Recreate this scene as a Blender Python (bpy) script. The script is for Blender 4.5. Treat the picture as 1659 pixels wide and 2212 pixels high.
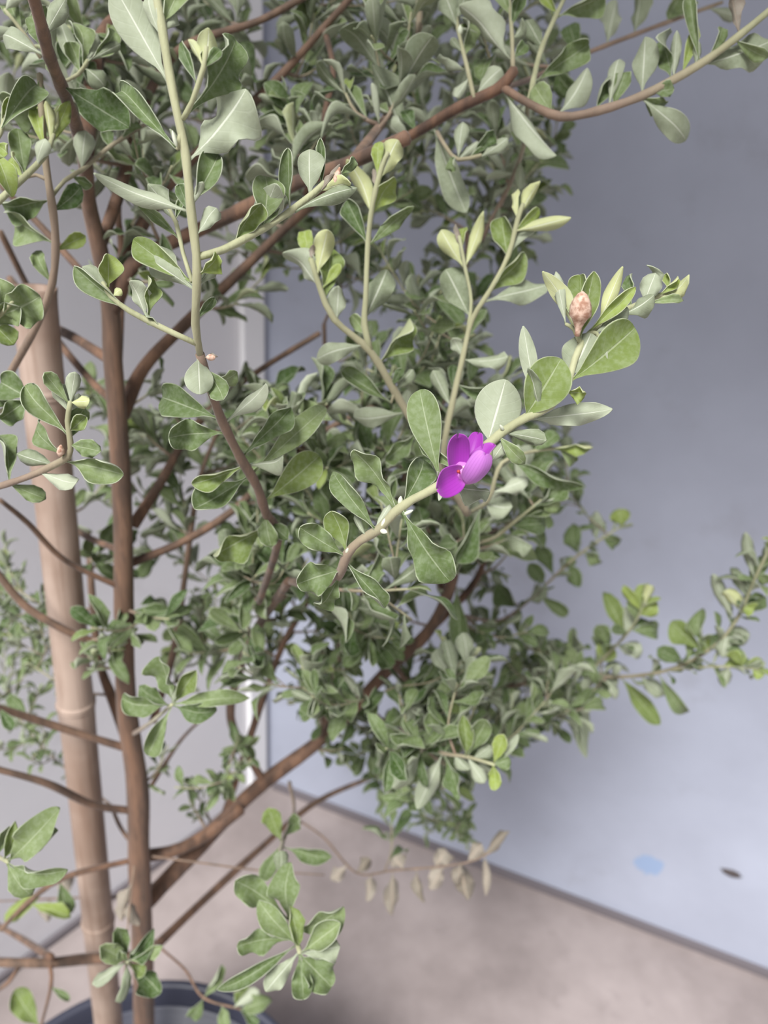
import bpy, math, random
import numpy as np
from mathutils import Matrix, Vector

for o in list(bpy.data.objects): bpy.data.objects.remove(o)
SC = bpy.context.scene
COL = SC.collection
rng = np.random.default_rng(11)

# ------------------------------------------------------------------ camera
F, CX, CY = 1660.0, 829.5, 1106.0
H = 1.37
PITCH, ROLL = math.radians(26), math.radians(4)
CAM = np.array([0, 0, H])
_f = np.array([0, math.cos(PITCH), -math.sin(PITCH)])
_r0 = np.array([1.0, 0, 0]); _u0 = np.cross(_r0, _f)
RIGHT = math.cos(ROLL)*_r0 + math.sin(ROLL)*_u0
UP = -math.sin(ROLL)*_r0 + math.cos(ROLL)*_u0
FWD = _f
cd = bpy.data.cameras.new('camera'); cam = bpy.data.objects.new('camera', cd); COL.objects.link(cam)
m = Matrix.Identity(4)
for i in range(3):
    m[i][0] = RIGHT[i]; m[i][1] = UP[i]; m[i][2] = -FWD[i]; m[i][3] = CAM[i]
cam.matrix_world = m
cd.sensor_fit = 'AUTO'; cd.sensor_width = 36.0
cd.lens = 36.0*F/2212.0
cd.clip_start = 0.01; cd.clip_end = 100
cd.dof.use_dof = True; cd.dof.focus_distance = 0.31; cd.dof.aperture_fstop = 8.6
SC.camera = cam

# ------------------------------------------------------------------ world, exposure
W = bpy.data.worlds.new('overcast_sky'); SC.world = W; W.use_nodes = True
bg = W.node_tree.nodes['Background']
bg.inputs[0].default_value = (0.97, 0.98, 1.0, 1); bg.inputs[1].default_value = .58
sl_ = bpy.data.lights.new('hazy_sun_offscreen', 'SUN'); sl_.energy = 4.0; sl_.angle = math.radians(22); sl_.color = (1, .985, .96)
sun = bpy.data.objects.new('hazy_sun_offscreen', sl_); COL.objects.link(sun)
sun.rotation_euler = Vector((.46, .9, -1.25)).to_track_quat('-Z', 'Y').to_euler()
vs = SC.view_settings
vs.view_transform = 'Standard'; vs.look = 'None'; vs.gamma = 1; vs.use_curve_mapping = False
vs.exposure = 0.5

# ------------------------------------------------------------------ helpers
def ray(px, py): return RIGHT*(px-CX)/F - UP*(py-CY)/F + FWD
def at(px, py, z): return CAM + z*ray(px, py)
def atY(px, py, Y):
    d = ray(px, py); return CAM + d*(Y/d[1])
def on_floor(px, py, h=0.0):
    d = ray(px, py); return CAM + d*((h-H)/d[2])
def project(P):
    v = np.asarray(P)-CAM; z = v@FWD
    return CX+F*(v@RIGHT)/z, CY-F*(v@UP)/z, z
def unit(v):
    v = np.asarray(v, float); return v/max(np.linalg.norm(v), 1e-12)
def lin(r, g, b):
    f = lambda c: (c/255/12.92) if c/255 <= .04045 else ((c/255+.055)/1.055)**2.4
    return (f(r), f(g), f(b), 1)

def new_obj(name, mesh, parent=None, **props):
    o = bpy.data.objects.new(name, mesh); COL.objects.link(o)
    if parent is not None: o.parent = parent
    for k, v in props.items(): o[k] = v
    return o
def mesh_from(name, verts, faces, mat, attrs=None, smooth=True):
    me = bpy.data.meshes.new(name)
    me.from_pydata([tuple(v) for v in verts], [], [tuple(f) for f in faces]); me.update()
    for k, a in (attrs or {}).items():
        at_ = me.attributes.new(k, 'FLOAT_COLOR', 'POINT')
        at_.data.foreach_set('color', np.asarray(a, np.float32).ravel())
    if smooth: me.polygons.foreach_set('use_smooth', [True]*len(me.polygons))
    me.materials.append(mat)
    return me

# ------------------------------------------------------------------ materials
def newmat(name):
    mt = bpy.data.materials.new(name); mt.use_nodes = True
    nt = mt.node_tree; b = nt.nodes['Principled BSDF']
    return mt, nt, b
class N:
    def __init__(s, nt): s.nt = nt
    def __call__(s, typ, **kw):
        n = s.nt.nodes.new(typ)
        for k, v in kw.items():
            if k.startswith('i_'):
                key = k[2:]
                n.inputs[int(key) if key.isdigit() else key.replace('_', ' ')].default_value = v
            else: setattr(n, k, v)
        return n
    def link(s, a, b): s.nt.links.new(a, b)
    def math(s, op, a, b=None, c=None, clamp=False):
        n = s.nt.nodes.new('ShaderNodeMath'); n.operation = op; n.use_clamp = clamp
        for i, v in enumerate((a, b, c)):
            if v is None: continue
            if isinstance(v, (int, float)): n.inputs[i].default_value = v
            else: s.link(v, n.inputs[i])
        return n.outputs[0]
    def mix(s, fac, a, b, blend='MIX'):
        n = s.nt.nodes.new('ShaderNodeMix'); n.data_type = 'RGBA'; n.blend_type = blend
        for sock, v in ((n.inputs[0], fac), (n.inputs[6], a), (n.inputs[7], b)):
            if isinstance(v, (int, float, tuple)): sock.default_value = v
            else: s.link(v, sock)
        return n.outputs[2]
    def sstep(s, x, lo, hi):
        n = s.nt.nodes.new('ShaderNodeMapRange'); n.interpolation_type = 'SMOOTHSTEP'
        s.link(x, n.inputs[0]); n.inputs[1].default_value = lo; n.inputs[2].default_value = hi
        return n.outputs[0]

def leaf_material(name, dead=False):
    mt, nt, b = newmat(name); n = N(nt)
    a1 = n('ShaderNodeAttribute', attribute_name='lc'); sp = n('ShaderNodeSeparateColor'); n.link(a1.outputs['Color'], sp.inputs[0])
    s, tt, side, rnd = sp.outputs[0], sp.outputs[1], sp.outputs[2], a1.outputs['Alpha']
    a2 = n('ShaderNodeAttribute', attribute_name='ld'); sp2 = n('ShaderNodeSeparateColor'); n.link(a2.outputs['Color'], sp2.inputs[0])
    age, bright = sp2.outputs[0], sp2.outputs[1]
    t = n.math('ABSOLUTE', n.math('MULTIPLY_ADD', tt, 2.0, -1.0))
    if dead:
        top = n.mix(rnd, lin(100, 90, 80), lin(150, 140, 130)); und = n.mix(rnd, lin(126, 116, 104), lin(172, 162, 150))
        young = lin(190, 170, 150)
    else:
        top = n.mix(rnd, lin(64, 88, 38), lin(128, 143, 96))
        und = n.mix(rnd, lin(126, 136, 108), lin(176, 183, 160))
        young = n.mix(side, lin(142, 158, 74), lin(194, 198, 142))
    base = n.mix(side, top, und)
    base = n.mix(age, base, young)
    # felted mottling, pale midrib and margin
    tc = n('ShaderNodeTexCoord'); nz = n('ShaderNodeTexNoise', i_Scale=420.0, i_Detail=3.0); n.link(tc.outputs['Object'], nz.inputs['Vector'])
    base = n.mix(n.math('MULTIPLY', n.sstep(nz.outputs[0], .35, .7), .14), base, lin(196, 204, 186))
    ribw = n.math('MULTIPLY_ADD', s, -.045, .075)
    rib = n.math('SUBTRACT', 1.0, n.sstep(n.math('DIVIDE', t, ribw), .5, 1.2))
    ved = n.math('SINE', n.math('MULTIPLY', n.math('MULTIPLY_ADD', t, -.22, s), 44.0))
    vein = n.sstep(ved, .86, 1.0)
    edge = n.sstep(t, .93, 1.0)
    pale = n.mix(side, lin(200, 207, 180), lin(228, 231, 216)) if not dead else lin(200, 180, 160)
    m1 = n.math('MAXIMUM', n.math('MULTIPLY', rib, n.math('MULTIPLY_ADD', side, .25, .34)), n.math('MULTIPLY', edge, .42))
    m1 = n.math('MAXIMUM', m1, n.math('MULTIPLY', vein, .03))
    colr = n.mix(m1, base, pale)
    colr = n.mix(bright, colr, lin(226, 230, 220))
    n.link(colr, b.inputs['Base Color'])
    b.inputs['Roughness'].default_value = .62
    b.inputs['Specular IOR Level'].default_value = .28
    b.inputs['Sheen Weight'].default_value = .08; b.inputs['Sheen Roughness'].default_value = .45
    bp = n('ShaderNodeBump', i_Strength=.35, i_Distance=.0006)
    hgt = n.math('ADD', n.math('MULTIPLY', nz.outputs[0], .4), n.math('MULTIPLY_ADD', vein, -.12, n.math('MULTIPLY', rib, -.9)))
    n.link(hgt, bp.inputs['Height']); n.link(bp.outputs[0], b.inputs['Normal'])
    tr = n('ShaderNodeBsdfTranslucent'); n.link(n.mix(.5, colr, lin(150, 180, 70) if not dead else lin(180, 150, 110)), tr.inputs[0])
    mx = n('ShaderNodeMixShader'); mx.inputs[0].default_value = .22
    n.link(b.outputs[0], mx.inputs[1]); n.link(tr.outputs[0], mx.inputs[2])
    n.link(mx.outputs[0], nt.nodes['Material Output'].inputs[0])
    return mt
M_LEAF = leaf_material('felted_leaf'); M_DEAD = leaf_material('dry_leaf', True)

def bark_material():
    mt, nt, b = newmat('bark'); n = N(nt)
    a = n('ShaderNodeAttribute', attribute_name='bk'); sp = n('ShaderNodeSeparateColor'); n.link(a.outputs['Color'], sp.inputs[0])
    k = sp.outputs[0]
    tc = n('ShaderNodeTexCoord')
    nz = n('ShaderNodeTexNoise', i_Scale=90.0, i_Detail=6.0); mp = n('ShaderNodeMapping'); mp.inputs['Scale'].default_value = (1, 1, .18); n.link(tc.outputs['Object'], mp.inputs[0]); n.link(mp.outputs[0], nz.inputs['Vector'])
    nl = n('ShaderNodeTexNoise', i_Scale=320.0, i_Detail=4.0); n.link(mp.outputs[0], nl.inputs['Vector'])
    brown = n.mix(n.sstep(nz.outputs[0], .3, .7), lin(68, 49, 38), lin(116, 85, 65))
    brown = n.mix(n.math('MULTIPLY', n.sstep(nl.outputs[0], .5, .75), .5), brown, lin(62, 44, 36))
    pale = n.mix(nz.outputs[0], lin(124, 127, 92), lin(182, 183, 148))
    mid = n.mix(nz.outputs[0], lin(106, 88, 74), lin(156, 138, 120))
    c = n.mix(n.math('MULTIPLY', k, 2.0, clamp=True), brown, mid)
    c = n.mix(n.math('MULTIPLY_ADD', k, 2.0, -1.0, clamp=True), c, pale)
    n.link(c, b.inputs['Base Color']); b.inputs['Roughness'].default_value = .75
    b.inputs['Sheen Weight'].default_value = .15
    bp = n('ShaderNodeBump', i_Strength=.5, i_Distance=.0012)
    n.link(nl.outputs[0], bp.inputs['Height']); n.link(bp.outputs[0], b.inputs['Normal'])
    return mt
M_BARK = bark_material()

def simple(name, col, rough=.6, **kw):
    mt, nt, b = newmat(name); b.inputs['Base Color'].default_value = col; b.inputs['Roughness'].default_value = rough
    for k, v in kw.items(): b.inputs[k.replace('_', ' ')].default_value = v
    return mt

def wall_material(name, c0, c1, stain, rough=.55, scale=1.0, spots=True):
    mt, nt, b = newmat(name); n = N(nt)
    tc = n('ShaderNodeTexCoord')
    n1 = n('ShaderNodeTexNoise', i_Scale=1.7*scale, i_Detail=5.0, i_Roughness=.6); n.link(tc.outputs['Object'], n1.inputs['Vector'])
    n2 = n('ShaderNodeTexNoise', i_Scale=9.0*scale, i_Detail=6.0, i_Roughness=.65); n.link(tc.outputs['Object'], n2.inputs['Vector'])
    n3 = n('ShaderNodeTexNoise', i_Scale=120.0, i_Detail=3.0); n.link(tc.outputs['Object'], n3.inputs['Vector'])
    c = n.mix(n.sstep(n1.outputs[0], .3, .7), c0, c1)
    c = n.mix(n.math('MULTIPLY', n.sstep(n2.outputs[0], .55, .8), .35), c, stain)
    if spots:
        v = n('ShaderNodeTexVoronoi', i_Scale=7.0); n.link(tc.outputs['Object'], v.inputs['Vector'])
        sp = n.math('SUBTRACT', 1.0, n.sstep(v.outputs['Distance'], .06, .16))
        c = n.mix(n.math('MULTIPLY', n.math('MULTIPLY', sp, n.sstep(n1.outputs[0], .45, .7)), .45), c, stain)
    n.link(c, b.inputs['Base Color']); b.inputs['Roughness'].default_value = rough
    bp = n('ShaderNodeBump', i_Strength=.12, i_Distance=.004)
    n.link(n.math('ADD', n2.outputs[0], n.math('MULTIPLY', n3.outputs[0], .3)), bp.inputs['Height']); n.link(bp.outputs[0], b.inputs['Normal'])
    return mt
M_WALL_R = wall_material('blue_grey_paint', lin(160, 165, 181), lin(177, 183, 200), lin(138, 138, 146), .42, spots=False)
M_WALL_L = wall_material('white_paint', lin(220, 219, 224), lin(229, 228, 232), lin(196, 194, 198), .5, spots=False)
M_FLOOR = wall_material('concrete', lin(122, 112, 110), lin(160, 149, 147), lin(92, 84, 83), .7, 1.6)
M_SHADE_ROOF = simple('shade_roof_paint', lin(205, 205, 205), .8)
M_TRIM = simple('white_trim', lin(244, 244, 246), .35)
M_SEAM = simple('dark_sealant', lin(104, 98, 102), .7)

# ------------------------------------------------------------------ the setting
def box_between(name, a, b, inward, thick, z0, z1, mat, **props):
    """upright slab whose visible face runs from a to b on the ground; it extends away from the room"""
    a = np.array(a[:2]); b = np.array(b[:2]); o = -np.array(inward)*thick
    vs_ = []
    for z in (z0, z1):
        for p in (a, b, b+o, a+o): vs_.append((p[0], p[1], z))
    fs = [(0, 1, 2, 3), (7, 6, 5, 4), (0, 4, 5, 1), (1, 5, 6, 2), (2, 6, 7, 3), (3, 7, 4, 0)]
    me = mesh_from(name, vs_, fs, mat, smooth=False)
    import bmesh
    bm = bmesh.new(); bm.from_mesh(me); bmesh.ops.recalc_face_normals(bm, faces=bm.faces); bm.to_mesh(me); bm.free()
    return new_obj(name, me, **props)

pA, pB = on_floor(750, 1758), on_floor(1640, 2098)
pC, pD = on_floor(95, 2045), on_floor(470, 1770)
uR = unit((pB-pA)[:2]); uL = unit((pC-pD)[:2])
tt_ = np.linalg.solve(np.array([uR, -uL]).T, (pD-pA)[:2])
APEX = pA[:2]+tt_[0]*uR
nR = np.array([uR[1], -uR[0]]); nR = nR if nR@(-APEX) > 0 else -nR
nL = np.array([uL[1], -uL[0]]); nL = nL if nL@(-APEX) > 0 else -nL
WH = 2.45
box_between('wall_right', APEX-uR*.1, APEX+uR*3.2, nR, .14, 0, WH, M_WALL_R, kind='structure', label='blue grey painted wall behind the shrub')
box_between('wall_left', APEX-uL*.1, APEX+uL*1.6, nL, .14, 0, WH, M_WALL_L, kind='structure', label='pale white painted wall behind the bamboo stake')
box_between('baseboard_right', APEX+uR*.02+nR*.010, APEX+uR*3.2+nR*.010, nR, .010, 0, .016, M_SEAM, kind='structure', label='dark joint along the foot of the blue grey wall')
box_between('baseboard_left', APEX+uL*.02+nL*.010, APEX+uL*1.6+nL*.010, nL, .010, 0, .014, M_SEAM, kind='structure', label='dark joint along the foot of the white wall')
box_between('trim_1', APEX+uL*.055+nL*.012, APEX+uL*.012+nL*.012, nL, .012, .016, WH, M_TRIM, kind='structure', label='narrow white strip in the corner of the two walls')
fl = mesh_from('floor', [(-5, -5, -.1), (5, -5, -.1), (5, 5, -.1), (-5, 5, -.1), (-5, -5, 0), (5, -5, 0), (5, 5, 0), (-5, 5, 0)],
               [(3, 2, 1, 0), (4, 5, 6, 7), (0, 1, 5, 4), (1, 2, 6, 5), (2, 3, 7, 6), (3, 0, 4, 7)], M_FLOOR, smooth=False)
new_obj('floor', fl, kind='structure', label='pinkish grey concrete floor with dark spots')
CE = [APEX+(-uR*.1-uL*.1), APEX+uR*3.2, APEX+uR*3.2+nR*1.45, APEX+uL*(1.45/float(uL@nR))]  # unseen slab, added; outer edge set to shade the upper walls, not the shrub
cv = [(p[0], p[1], WH) for p in CE]+[(p[0], p[1], WH+.12) for p in CE]
k5 = len(CE)
cf = [tuple(range(k5)), tuple(range(2*k5-1, k5-1, -1))]+[(i, i+k5, (i+1) % k5+k5, (i+1) % k5) for i in range(k5)]
new_obj('added_shade_roof', mesh_from('added_shade_roof', cv, cf, M_SHADE_ROOF, smooth=False), kind='structure', label='unseen roof slab added over the wall corner to shade the upper walls')

def wall_point(px, py):          # pixel -> point on the right wall
    d = ray(px, py); a = np.array([APEX[0], APEX[1], 0]); nn = np.array([nR[0], nR[1], 0])
    return CAM + d*(((a-CAM)@nn)/(d@nn))

def flat_blob(name, px, py, rx, ry, h, mat, seed):
    c = wall_point(px, py); n3 = np.array([nR[0], nR[1], 0]); u3 = np.array([uR[0], uR[1], 0]); w3 = np.array([0, 0, 1.0])
    rr = np.random.default_rng(seed); an = np.linspace(0, 2*math.pi, 20, endpoint=False); w = 1+rr.normal(0, .09, 20)
    V = [c+n3*.0003+(u3*math.cos(a)*rx+w3*math.sin(a)*ry)*k for a, k in zip(an, w)]
    V += [c+n3*h+(u3*math.cos(a)*rx+w3*math.sin(a)*ry)*k*.6 for a, k in zip(an, w)]+[c+n3*h]
    Fc = [(i, (i+1) % 20, 20+(i+1) % 20, 20+i) for i in range(20)]+[(20+i, 20+(i+1) % 20, 40) for i in range(20)]
    return new_obj(name, mesh_from(name, V, Fc, mat), bpy.data.objects['wall_right'])
flat_blob('chip', 1580, 1886, .017, .009, .004, simple('dark_chip', lin(74, 66, 66), .8), 3)['label'] = 'small dark chip in the paint'
flat_blob('paint_patch', 1402, 1868, .026, .024, .0006, simple('pale_blue_patch', lin(146, 166, 198), .5), 4)['label'] = 'round pale blue patch of paint'

# ------------------------------------------------------------------ leaves
def profile(q, kind):
    if kind == 'leaf':
        a, b = 1.25, .58
    elif kind == 'round':
        a, b = .85, .62
    elif kind == 'narrow':
        a, b = 1.15, .8
    else: a, b = .42, .36
    pk = a/(a+b); return (q**a)*((1-q)**b)/((pk**a)*((1-pk)**b))

def leaf_arrays(B, T, nrm, width, res='hi', fold=.25, bend=.12, curl=0., wave=.15, twist=0., wk=1.6, ph=0.,
                kind='leaf', thick=.00036, stalk=.10, rnd=.5, age=0., bright=0., notch=0.):
    """closed two-sided blade from base B to tip T; nrm is the way its upper face looks"""
    ts = np.array([-1, -.93, -.65, -.3, 0, .3, .65, .93, 1]) if res == 'hi' else np.array([-1, -.5, 0, .5, 1])
    ns = 15 if res == 'hi' else 6
    xx = 1-(1-np.linspace(0, 1, ns+(stalk <= 0)))**1.55
    ss = np.concatenate(([0.], stalk+(1-stalk)*xx)) if stalk > 0 else xx
    B = np.asarray(B, float); T = np.asarray(T, float)
    ax = T-B; L = np.linalg.norm(ax); ax = ax/L
    nn = nrm-ax*(nrm@ax)
    nn = unit(nn) if np.linalg.norm(nn) > 1e-6 else unit(np.cross(ax, [0.3, .5, .8]))
    sd = np.cross(ax, nn)
    S, Tm = np.meshgrid(ss, ts, indexing='ij')
    q = np.clip((S-stalk)/(1-stalk), 0, 1)
    hw = np.maximum(profile(q, kind), 0)*width/2
    hw = np.maximum(hw, np.where(q < .5, min(.0006, width*.06), 0)*1.0)
    hw[-1, :] *= 0
    hw[-1, :] = width*.03
    th = twist*(S-.35)
    aT = np.abs(Tm)
    x = Tm*hw*np.cos(fold*aT)
    y = aT**1.3*hw*math.sin(fold) + wave*hw*aT**2*np.sin(2*math.pi*wk*S+ph+np.sign(Tm)*1.1)
    x2 = x*np.cos(th)-y*np.sin(th); y2 = x*np.sin(th)+y*np.cos(th)
    off = L*(bend*4*S*(1-S)*.5 + curl*np.maximum(0, S-.55)**2*2.2)
    sl = S*L - notch*L*(1-aT)*np.maximum(0, S-.6)**2/.16
    P = B + sl[..., None]*ax + x2[..., None]*sd + (y2+off)[..., None]*nn
    # per-vertex normals
    dS = np.gradient(P, axis=0); dT = np.gradient(P, axis=1)
    vn = np.cross(dT, dS); ln = np.linalg.norm(vn, axis=-1, keepdims=True); vn = np.where(ln > 1e-14, vn/np.maximum(ln, 1e-14), nn)
    vn = np.where((vn@nn)[..., None] < -2, -vn, vn)
    top = (P+vn*thick/2).reshape(-1, 3); bot = (P-vn*thick/2).reshape(-1, 3)
    a, c = S.shape
    idx = np.arange(a*c).reshape(a, c)
    q0 = np.stack([idx[:-1, :-1], idx[:-1, 1:], idx[1:, 1:], idx[1:, :-1]], -1).reshape(-1, 4)
    # orientation: make upper faces look along vn
    p = top; fn = np.cross(p[q0[:, 1]]-p[q0[:, 0]], p[q0[:, 2]]-p[q0[:, 0]])
    if (fn@nn).sum() < 0: q0 = q0[:, ::-1]
    tri = np.concatenate([q0[:, [0, 1, 2]], q0[:, [0, 2, 3]]])
    ft = tri; fb = tri[:, ::-1]+a*c
    loop = np.concatenate([idx[0, :], idx[1:, -1], idx[-1, -2::-1], idx[-2:0:-1, 0]])
    nx = np.roll(loop, -1)
    fr = np.stack([loop, nx, nx+a*c, loop+a*c], -1)
    pc = top.mean(0); fnr = np.cross(top[fr[0, 1]]-top[fr[0, 0]], bot[fr[0, 0]]-top[fr[0, 0]])
    mid = len(fr)//4
    i0 = fr[mid]
    fnr = np.cross(top[i0[1]]-top[i0[0]], bot[i0[0]]-top[i0[0]])
    if fnr@(top[i0[0]]-P[a//2, c//2]) < 0: fr = fr[:, ::-1]
    fr = np.concatenate([fr[:, [0, 1, 2]], fr[:, [0, 2, 3]]])
    V = np.concatenate([top, bot]); Fc = np.concatenate([ft, fb, fr])
    one = np.ones(a*c)
    lc = np.stack([np.tile(S.ravel(), 2), np.tile((Tm.ravel()+1)/2, 2), np.concatenate([0*one, one]), np.full(2*a*c, rnd)], -1)
    ld = np.stack([np.full(2*a*c, age), np.full(2*a*c, bright), np.zeros(2*a*c), np.ones(2*a*c)], -1)
    return V, Fc, lc, ld

# ------------------------------------------------------------------ stems
def catmull(P, step=.006):
    P = np.asarray(P, float)
    if len(P) == 2:
        n = max(3, int(np.linalg.norm(P[1]-P[0])/step)); t = np.linspace(0, 1, n)[:, None]
        return P[0]+(P[1]-P[0])*t, np.linspace(0, 1, n)
    Q = np.vstack([2*P[0]-P[1], P, 2*P[-1]-P[-2]]); out = []; par = []
    for i in range(len(P)-1):
        p0, p1, p2, p3 = Q[i:i+4]
        n = max(2, int(np.linalg.norm(p2-p1)/step))
        for j in range(n):
            t = j/n
            out.append(.5*((2*p1)+(-p0+p2)*t+(2*p0-5*p1+4*p2-p3)*t*t+(-p0+3*p1-3*p2+p3)*t**3)); par.append((i+t)/(len(P)-1))
    out.append(P[-1]); par.append(1.0)
    return np.array(out), np.array(par)

def tube_arrays(C, R, bk, sides=8, knob=0.0):
    C = np.asarray(C); n = len(C)
    T = np.gradient(C, axis=0); T /= np.maximum(np.linalg.norm(T, axis=1, keepdims=True), 1e-12)
    u = unit(np.cross(T[0], [.31, .52, .79])); V = []; A = []
    for i in range(n):
        u = unit(u-T[i]*(u@T[i])); v = np.cross(T[i], u)
        ang = np.linspace(0, 2*math.pi, sides, endpoint=False)
        rr = R[i]*(1+knob*np.sin(i*.35+ang*2)*.5+knob*rng.normal(0, .12))
        V.append(C[i]+(np.cos(ang)[:, None]*u+np.sin(ang)[:, None]*v)*rr[:, None]); A += [bk[i]]*sides
    V = np.vstack(V+[C[:1]-T[0]*R[0]*.3, C[-1:]+T[-1]*R[-1]*.6]); A += [bk[0], bk[-1]]
    Fc = []
    for i in range(n-1):
        for j in range(sides):
            k = (j+1) % sides
            Fc.append((i*sides+j, i*sides+k, (i+1)*sides+k, (i+1)*sides+j))
    a, b = n*sides, n*sides+1
    for j in range(sides):
        k = (j+1) % sides
        Fc.append((a, k, j)); Fc.append((b, (n-1)*sides+j, (n-1)*sides+k))
    A = np.array(A, float)
    return V, Fc, np.stack([A, A, A, np.ones_like(A)], -1)

SHRUB = new_obj('flowering_shrub', None)
SHRUB['label'] = 'silvery green felt-leaved shrub with one magenta flower, growing from the dark pot'
SHRUB['category'] = 'shrub'
ORIGIN = atY(312, 2420, .53); ORIGIN[2] = .21
SHRUB.location = Vector(ORIGIN)

SK_P, SK_R, SK_ID = [], [], []          # skeleton samples for attaching twigs
BR = {}                                  # name -> dict(centreline, pixels, object)
class Acc:                               # collects side shoots joined into a branch mesh
    def __init__(s): s.V, s.F, s.A, s.n = [], [], [], 0
    def add(s, V, Fc, A):
        s.V.append(V); s.F += [tuple(i+s.n for i in f) for f in Fc]; s.A.append(A); s.n += len(V)
BRANCH_N = 0
def branch(key, pts, r0, r1, k0=0., k1=0., name='branch', sides=8, knob=.12, skel=True):
    """pts: (px, py, depth) or 3-D points; radii in mm; k: 0 brown bark .. 1 pale felted twig"""
    P3 = [np.asarray(p, float) if isinstance(p, np.ndarray) else at(*p) for p in pts]
    C, par = catmull(P3)
    R = (np.interp(par, np.linspace(0, 1, len(r0)), r0) if isinstance(r0, list) else r0+(r1-r0)*par)/1000; K = k0+(k1-k0)*par
    acc = Acc()
    BR[key] = dict(sides=sides, knob=knob, C=C, R=R, K=K, px=np.array(project(C)).T, acc=acc, name=name, nodes=[])
    if skel:
        SK_P.extend(C[::2]); SK_R.extend(R[::2]); SK_ID.extend([key]*len(C[::2]))
    return BR[key]
def Y(*pts):                             # (px, py, world distance from the camera plane) -> 3-D
    return [atY(*p) for p in pts]

LEAVES = []                              # every blade: dict(args, branch key, area in pixels)
def add_leaf(key, B, T, nrm, width, **kw):
    bx, by, bz = project(B); tx, ty, tz = project(T)
    mx_, my_ = (bx+tx)/2, (by+ty)/2
    vis = -60 < mx_ < 1720 and -60 < my_ < 2270
    area = (math.hypot(tx-bx, ty-by)+20)*width/max(bz, .1)*F if vis else 0
    LEAVES.append(dict(key=key, B=B, T=T, nrm=nrm, width=width, kw=kw, area=area))

def hero(key, rows, dz=0.0, spread=.25):
    """rows: (base x, base y, tip x, tip y, apparent width px, face 'T'/'U', flags) along branch key.
    flags: y young, w even blade, c curled tip, v strongly wavy, n narrow, r round, x dry"""
    br = BR[key]
    for row in rows:
        bx, by, tx, ty, w, face = row[:6]; fl_ = row[6] if len(row) > 6 else ''
        d = np.hypot(br['px'][:, 0]-bx, br['px'][:, 1]-by); i = int(np.argmin(d)); z = br['px'][i, 2]
        Bp = at(bx, by, z)
        if d[i] < 22:
            br['nodes'].append(i)
            Bp = br['C'][i] + (Bp-br['C'][i])*min(1, br['R'][i]/max(1e-5, np.linalg.norm(Bp-br['C'][i])))
        else:                            # a short side shoot carries it
            mid = (br['C'][i]+Bp)/2+np.array([0, 0, .002])
            cc, pp = catmull([br['C'][i], mid, Bp], .004)
            br['acc'].add(*tube_arrays(cc, .0011-.0004*pp, np.full(len(cc), max(.6, br['K'][i])), 6, 0))
        rng = np.random.default_rng(int(abs(bx)*31+abs(by)*17+abs(tx)*7+abs(ty)*3))
        Lpx = math.hypot(tx-bx, ty-by)
        Lw = Lpx*z/F
        dzz = (dz+rng.uniform(-spread, spread))*Lw
        Tp = at(tx, ty, z+dzz)
        v = unit(CAM-(Bp+Tp)/2)
        ax = unit(Tp-Bp); phi = rng.uniform(-.45, .45) - .25
        n0 = unit(v-ax*(v@ax)); sd = np.cross(ax, n0)
        if sd[2] < 0 and face == 'T': phi = -phi
        nn = n0*math.cos(phi)+sd*math.sin(phi)
        if face == 'U': nn = -nn
        wid = w*z/F/max(.75, math.cos(phi))*1.06
        kw = dict(rnd=float(np.clip(rng.normal(.5, .25), 0, 1)), fold=rng.uniform(.25, .95), bend=rng.uniform(-.3, .26), wave=rng.uniform(.15, .55),
                  twist=rng.uniform(-.9, .9), curl=rng.choice([0, 0, -.5, -.8, .5]), ph=rng.uniform(0, 6), wk=rng.uniform(1.1, 2.1))
        wid *= 1+.6*(1-math.cos(kw['fold']))
        if w/max(Lpx, 1) < .32: kw['kind'] = 'narrow'
        if w/max(Lpx, 1) > .58: kw['kind'] = 'round'
        if 'y' in fl_: kw['age'] = rng.uniform(.65, .95)
        if 'w' in fl_: kw['fold'] = .35; kw['wave'] = .2; kw['curl'] = 0.; kw['bend'] *= .6; kw['twist'] *= .25
        if 'c' in fl_: kw['curl'] = -.9 if face == 'T' else .7
        if 'v' in fl_: kw['wave'] = .62; kw['fold'] = .45; kw['wk'] = 2.1; kw['twist'] *= .5
        if 'm' in fl_: kw.update(wave=.46, wk=2.3, fold=.45, twist=.25, curl=0., bend=.15, kind='leaf')
        if 's' in fl_: kw.update(wave=.08, twist=kw['twist']*.3, curl=0., bend=.12, fold=.35)
        if 'b' in fl_: kw['age'] = .38; kw['rnd'] = .3
        if 'x' in fl_: kw.update(fold=rng.uniform(.6, 1.1), twist=rng.uniform(-1.6, 1.6), kind='narrow', wave=.5)
        add_leaf(key, Bp, Tp, nn, wid, dead='x' in fl_, **kw)

# ---- trunk and the woody frame (brown bark)
branch('trunk', [atY(318, 2440, .52)-np.array([.004, 0, .085])]+Y((318, 2440, .52), (312, 2250, .52), (308, 2050, .52), (300, 1850, .52), (297, 1700, .52), (274, 1530, .52), (268, 1330, .52),
                  (266, 1150, .52), (257, 950, .52), (244, 780, .52), (238, 660, .52), (215, 540, .51), (192, 440, .50), (183, 340, .48),
                  (160, 260, .45), (132, 185, .42), (106, 120, .40), (88, 50, .385), (62, -40, .37)), [12.5, 12, 11.5, 11, 10.5, 10, 8.5, 7.8, 7.4, 7, 6.6, 6, 5.4, 4.6, 4.0, 3.4, 2.9, 2.6, 2.5, 2.4], 2.4, 0, .12, 'trunk', 14, .05)
branch('limb', Y((318, 1945, .54), (400, 1860, .56), (480, 1775, .58), (570, 1690, .60), (690, 1600, .62), (780, 1510, .62), (850, 1435, .61), (920, 1370, .60),
                 (965, 1290, .58), (990, 1190, .56), (1010, 1110, .54)), 9.5, 4.0, 0, .05, 'limb', 12, .08)
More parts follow.
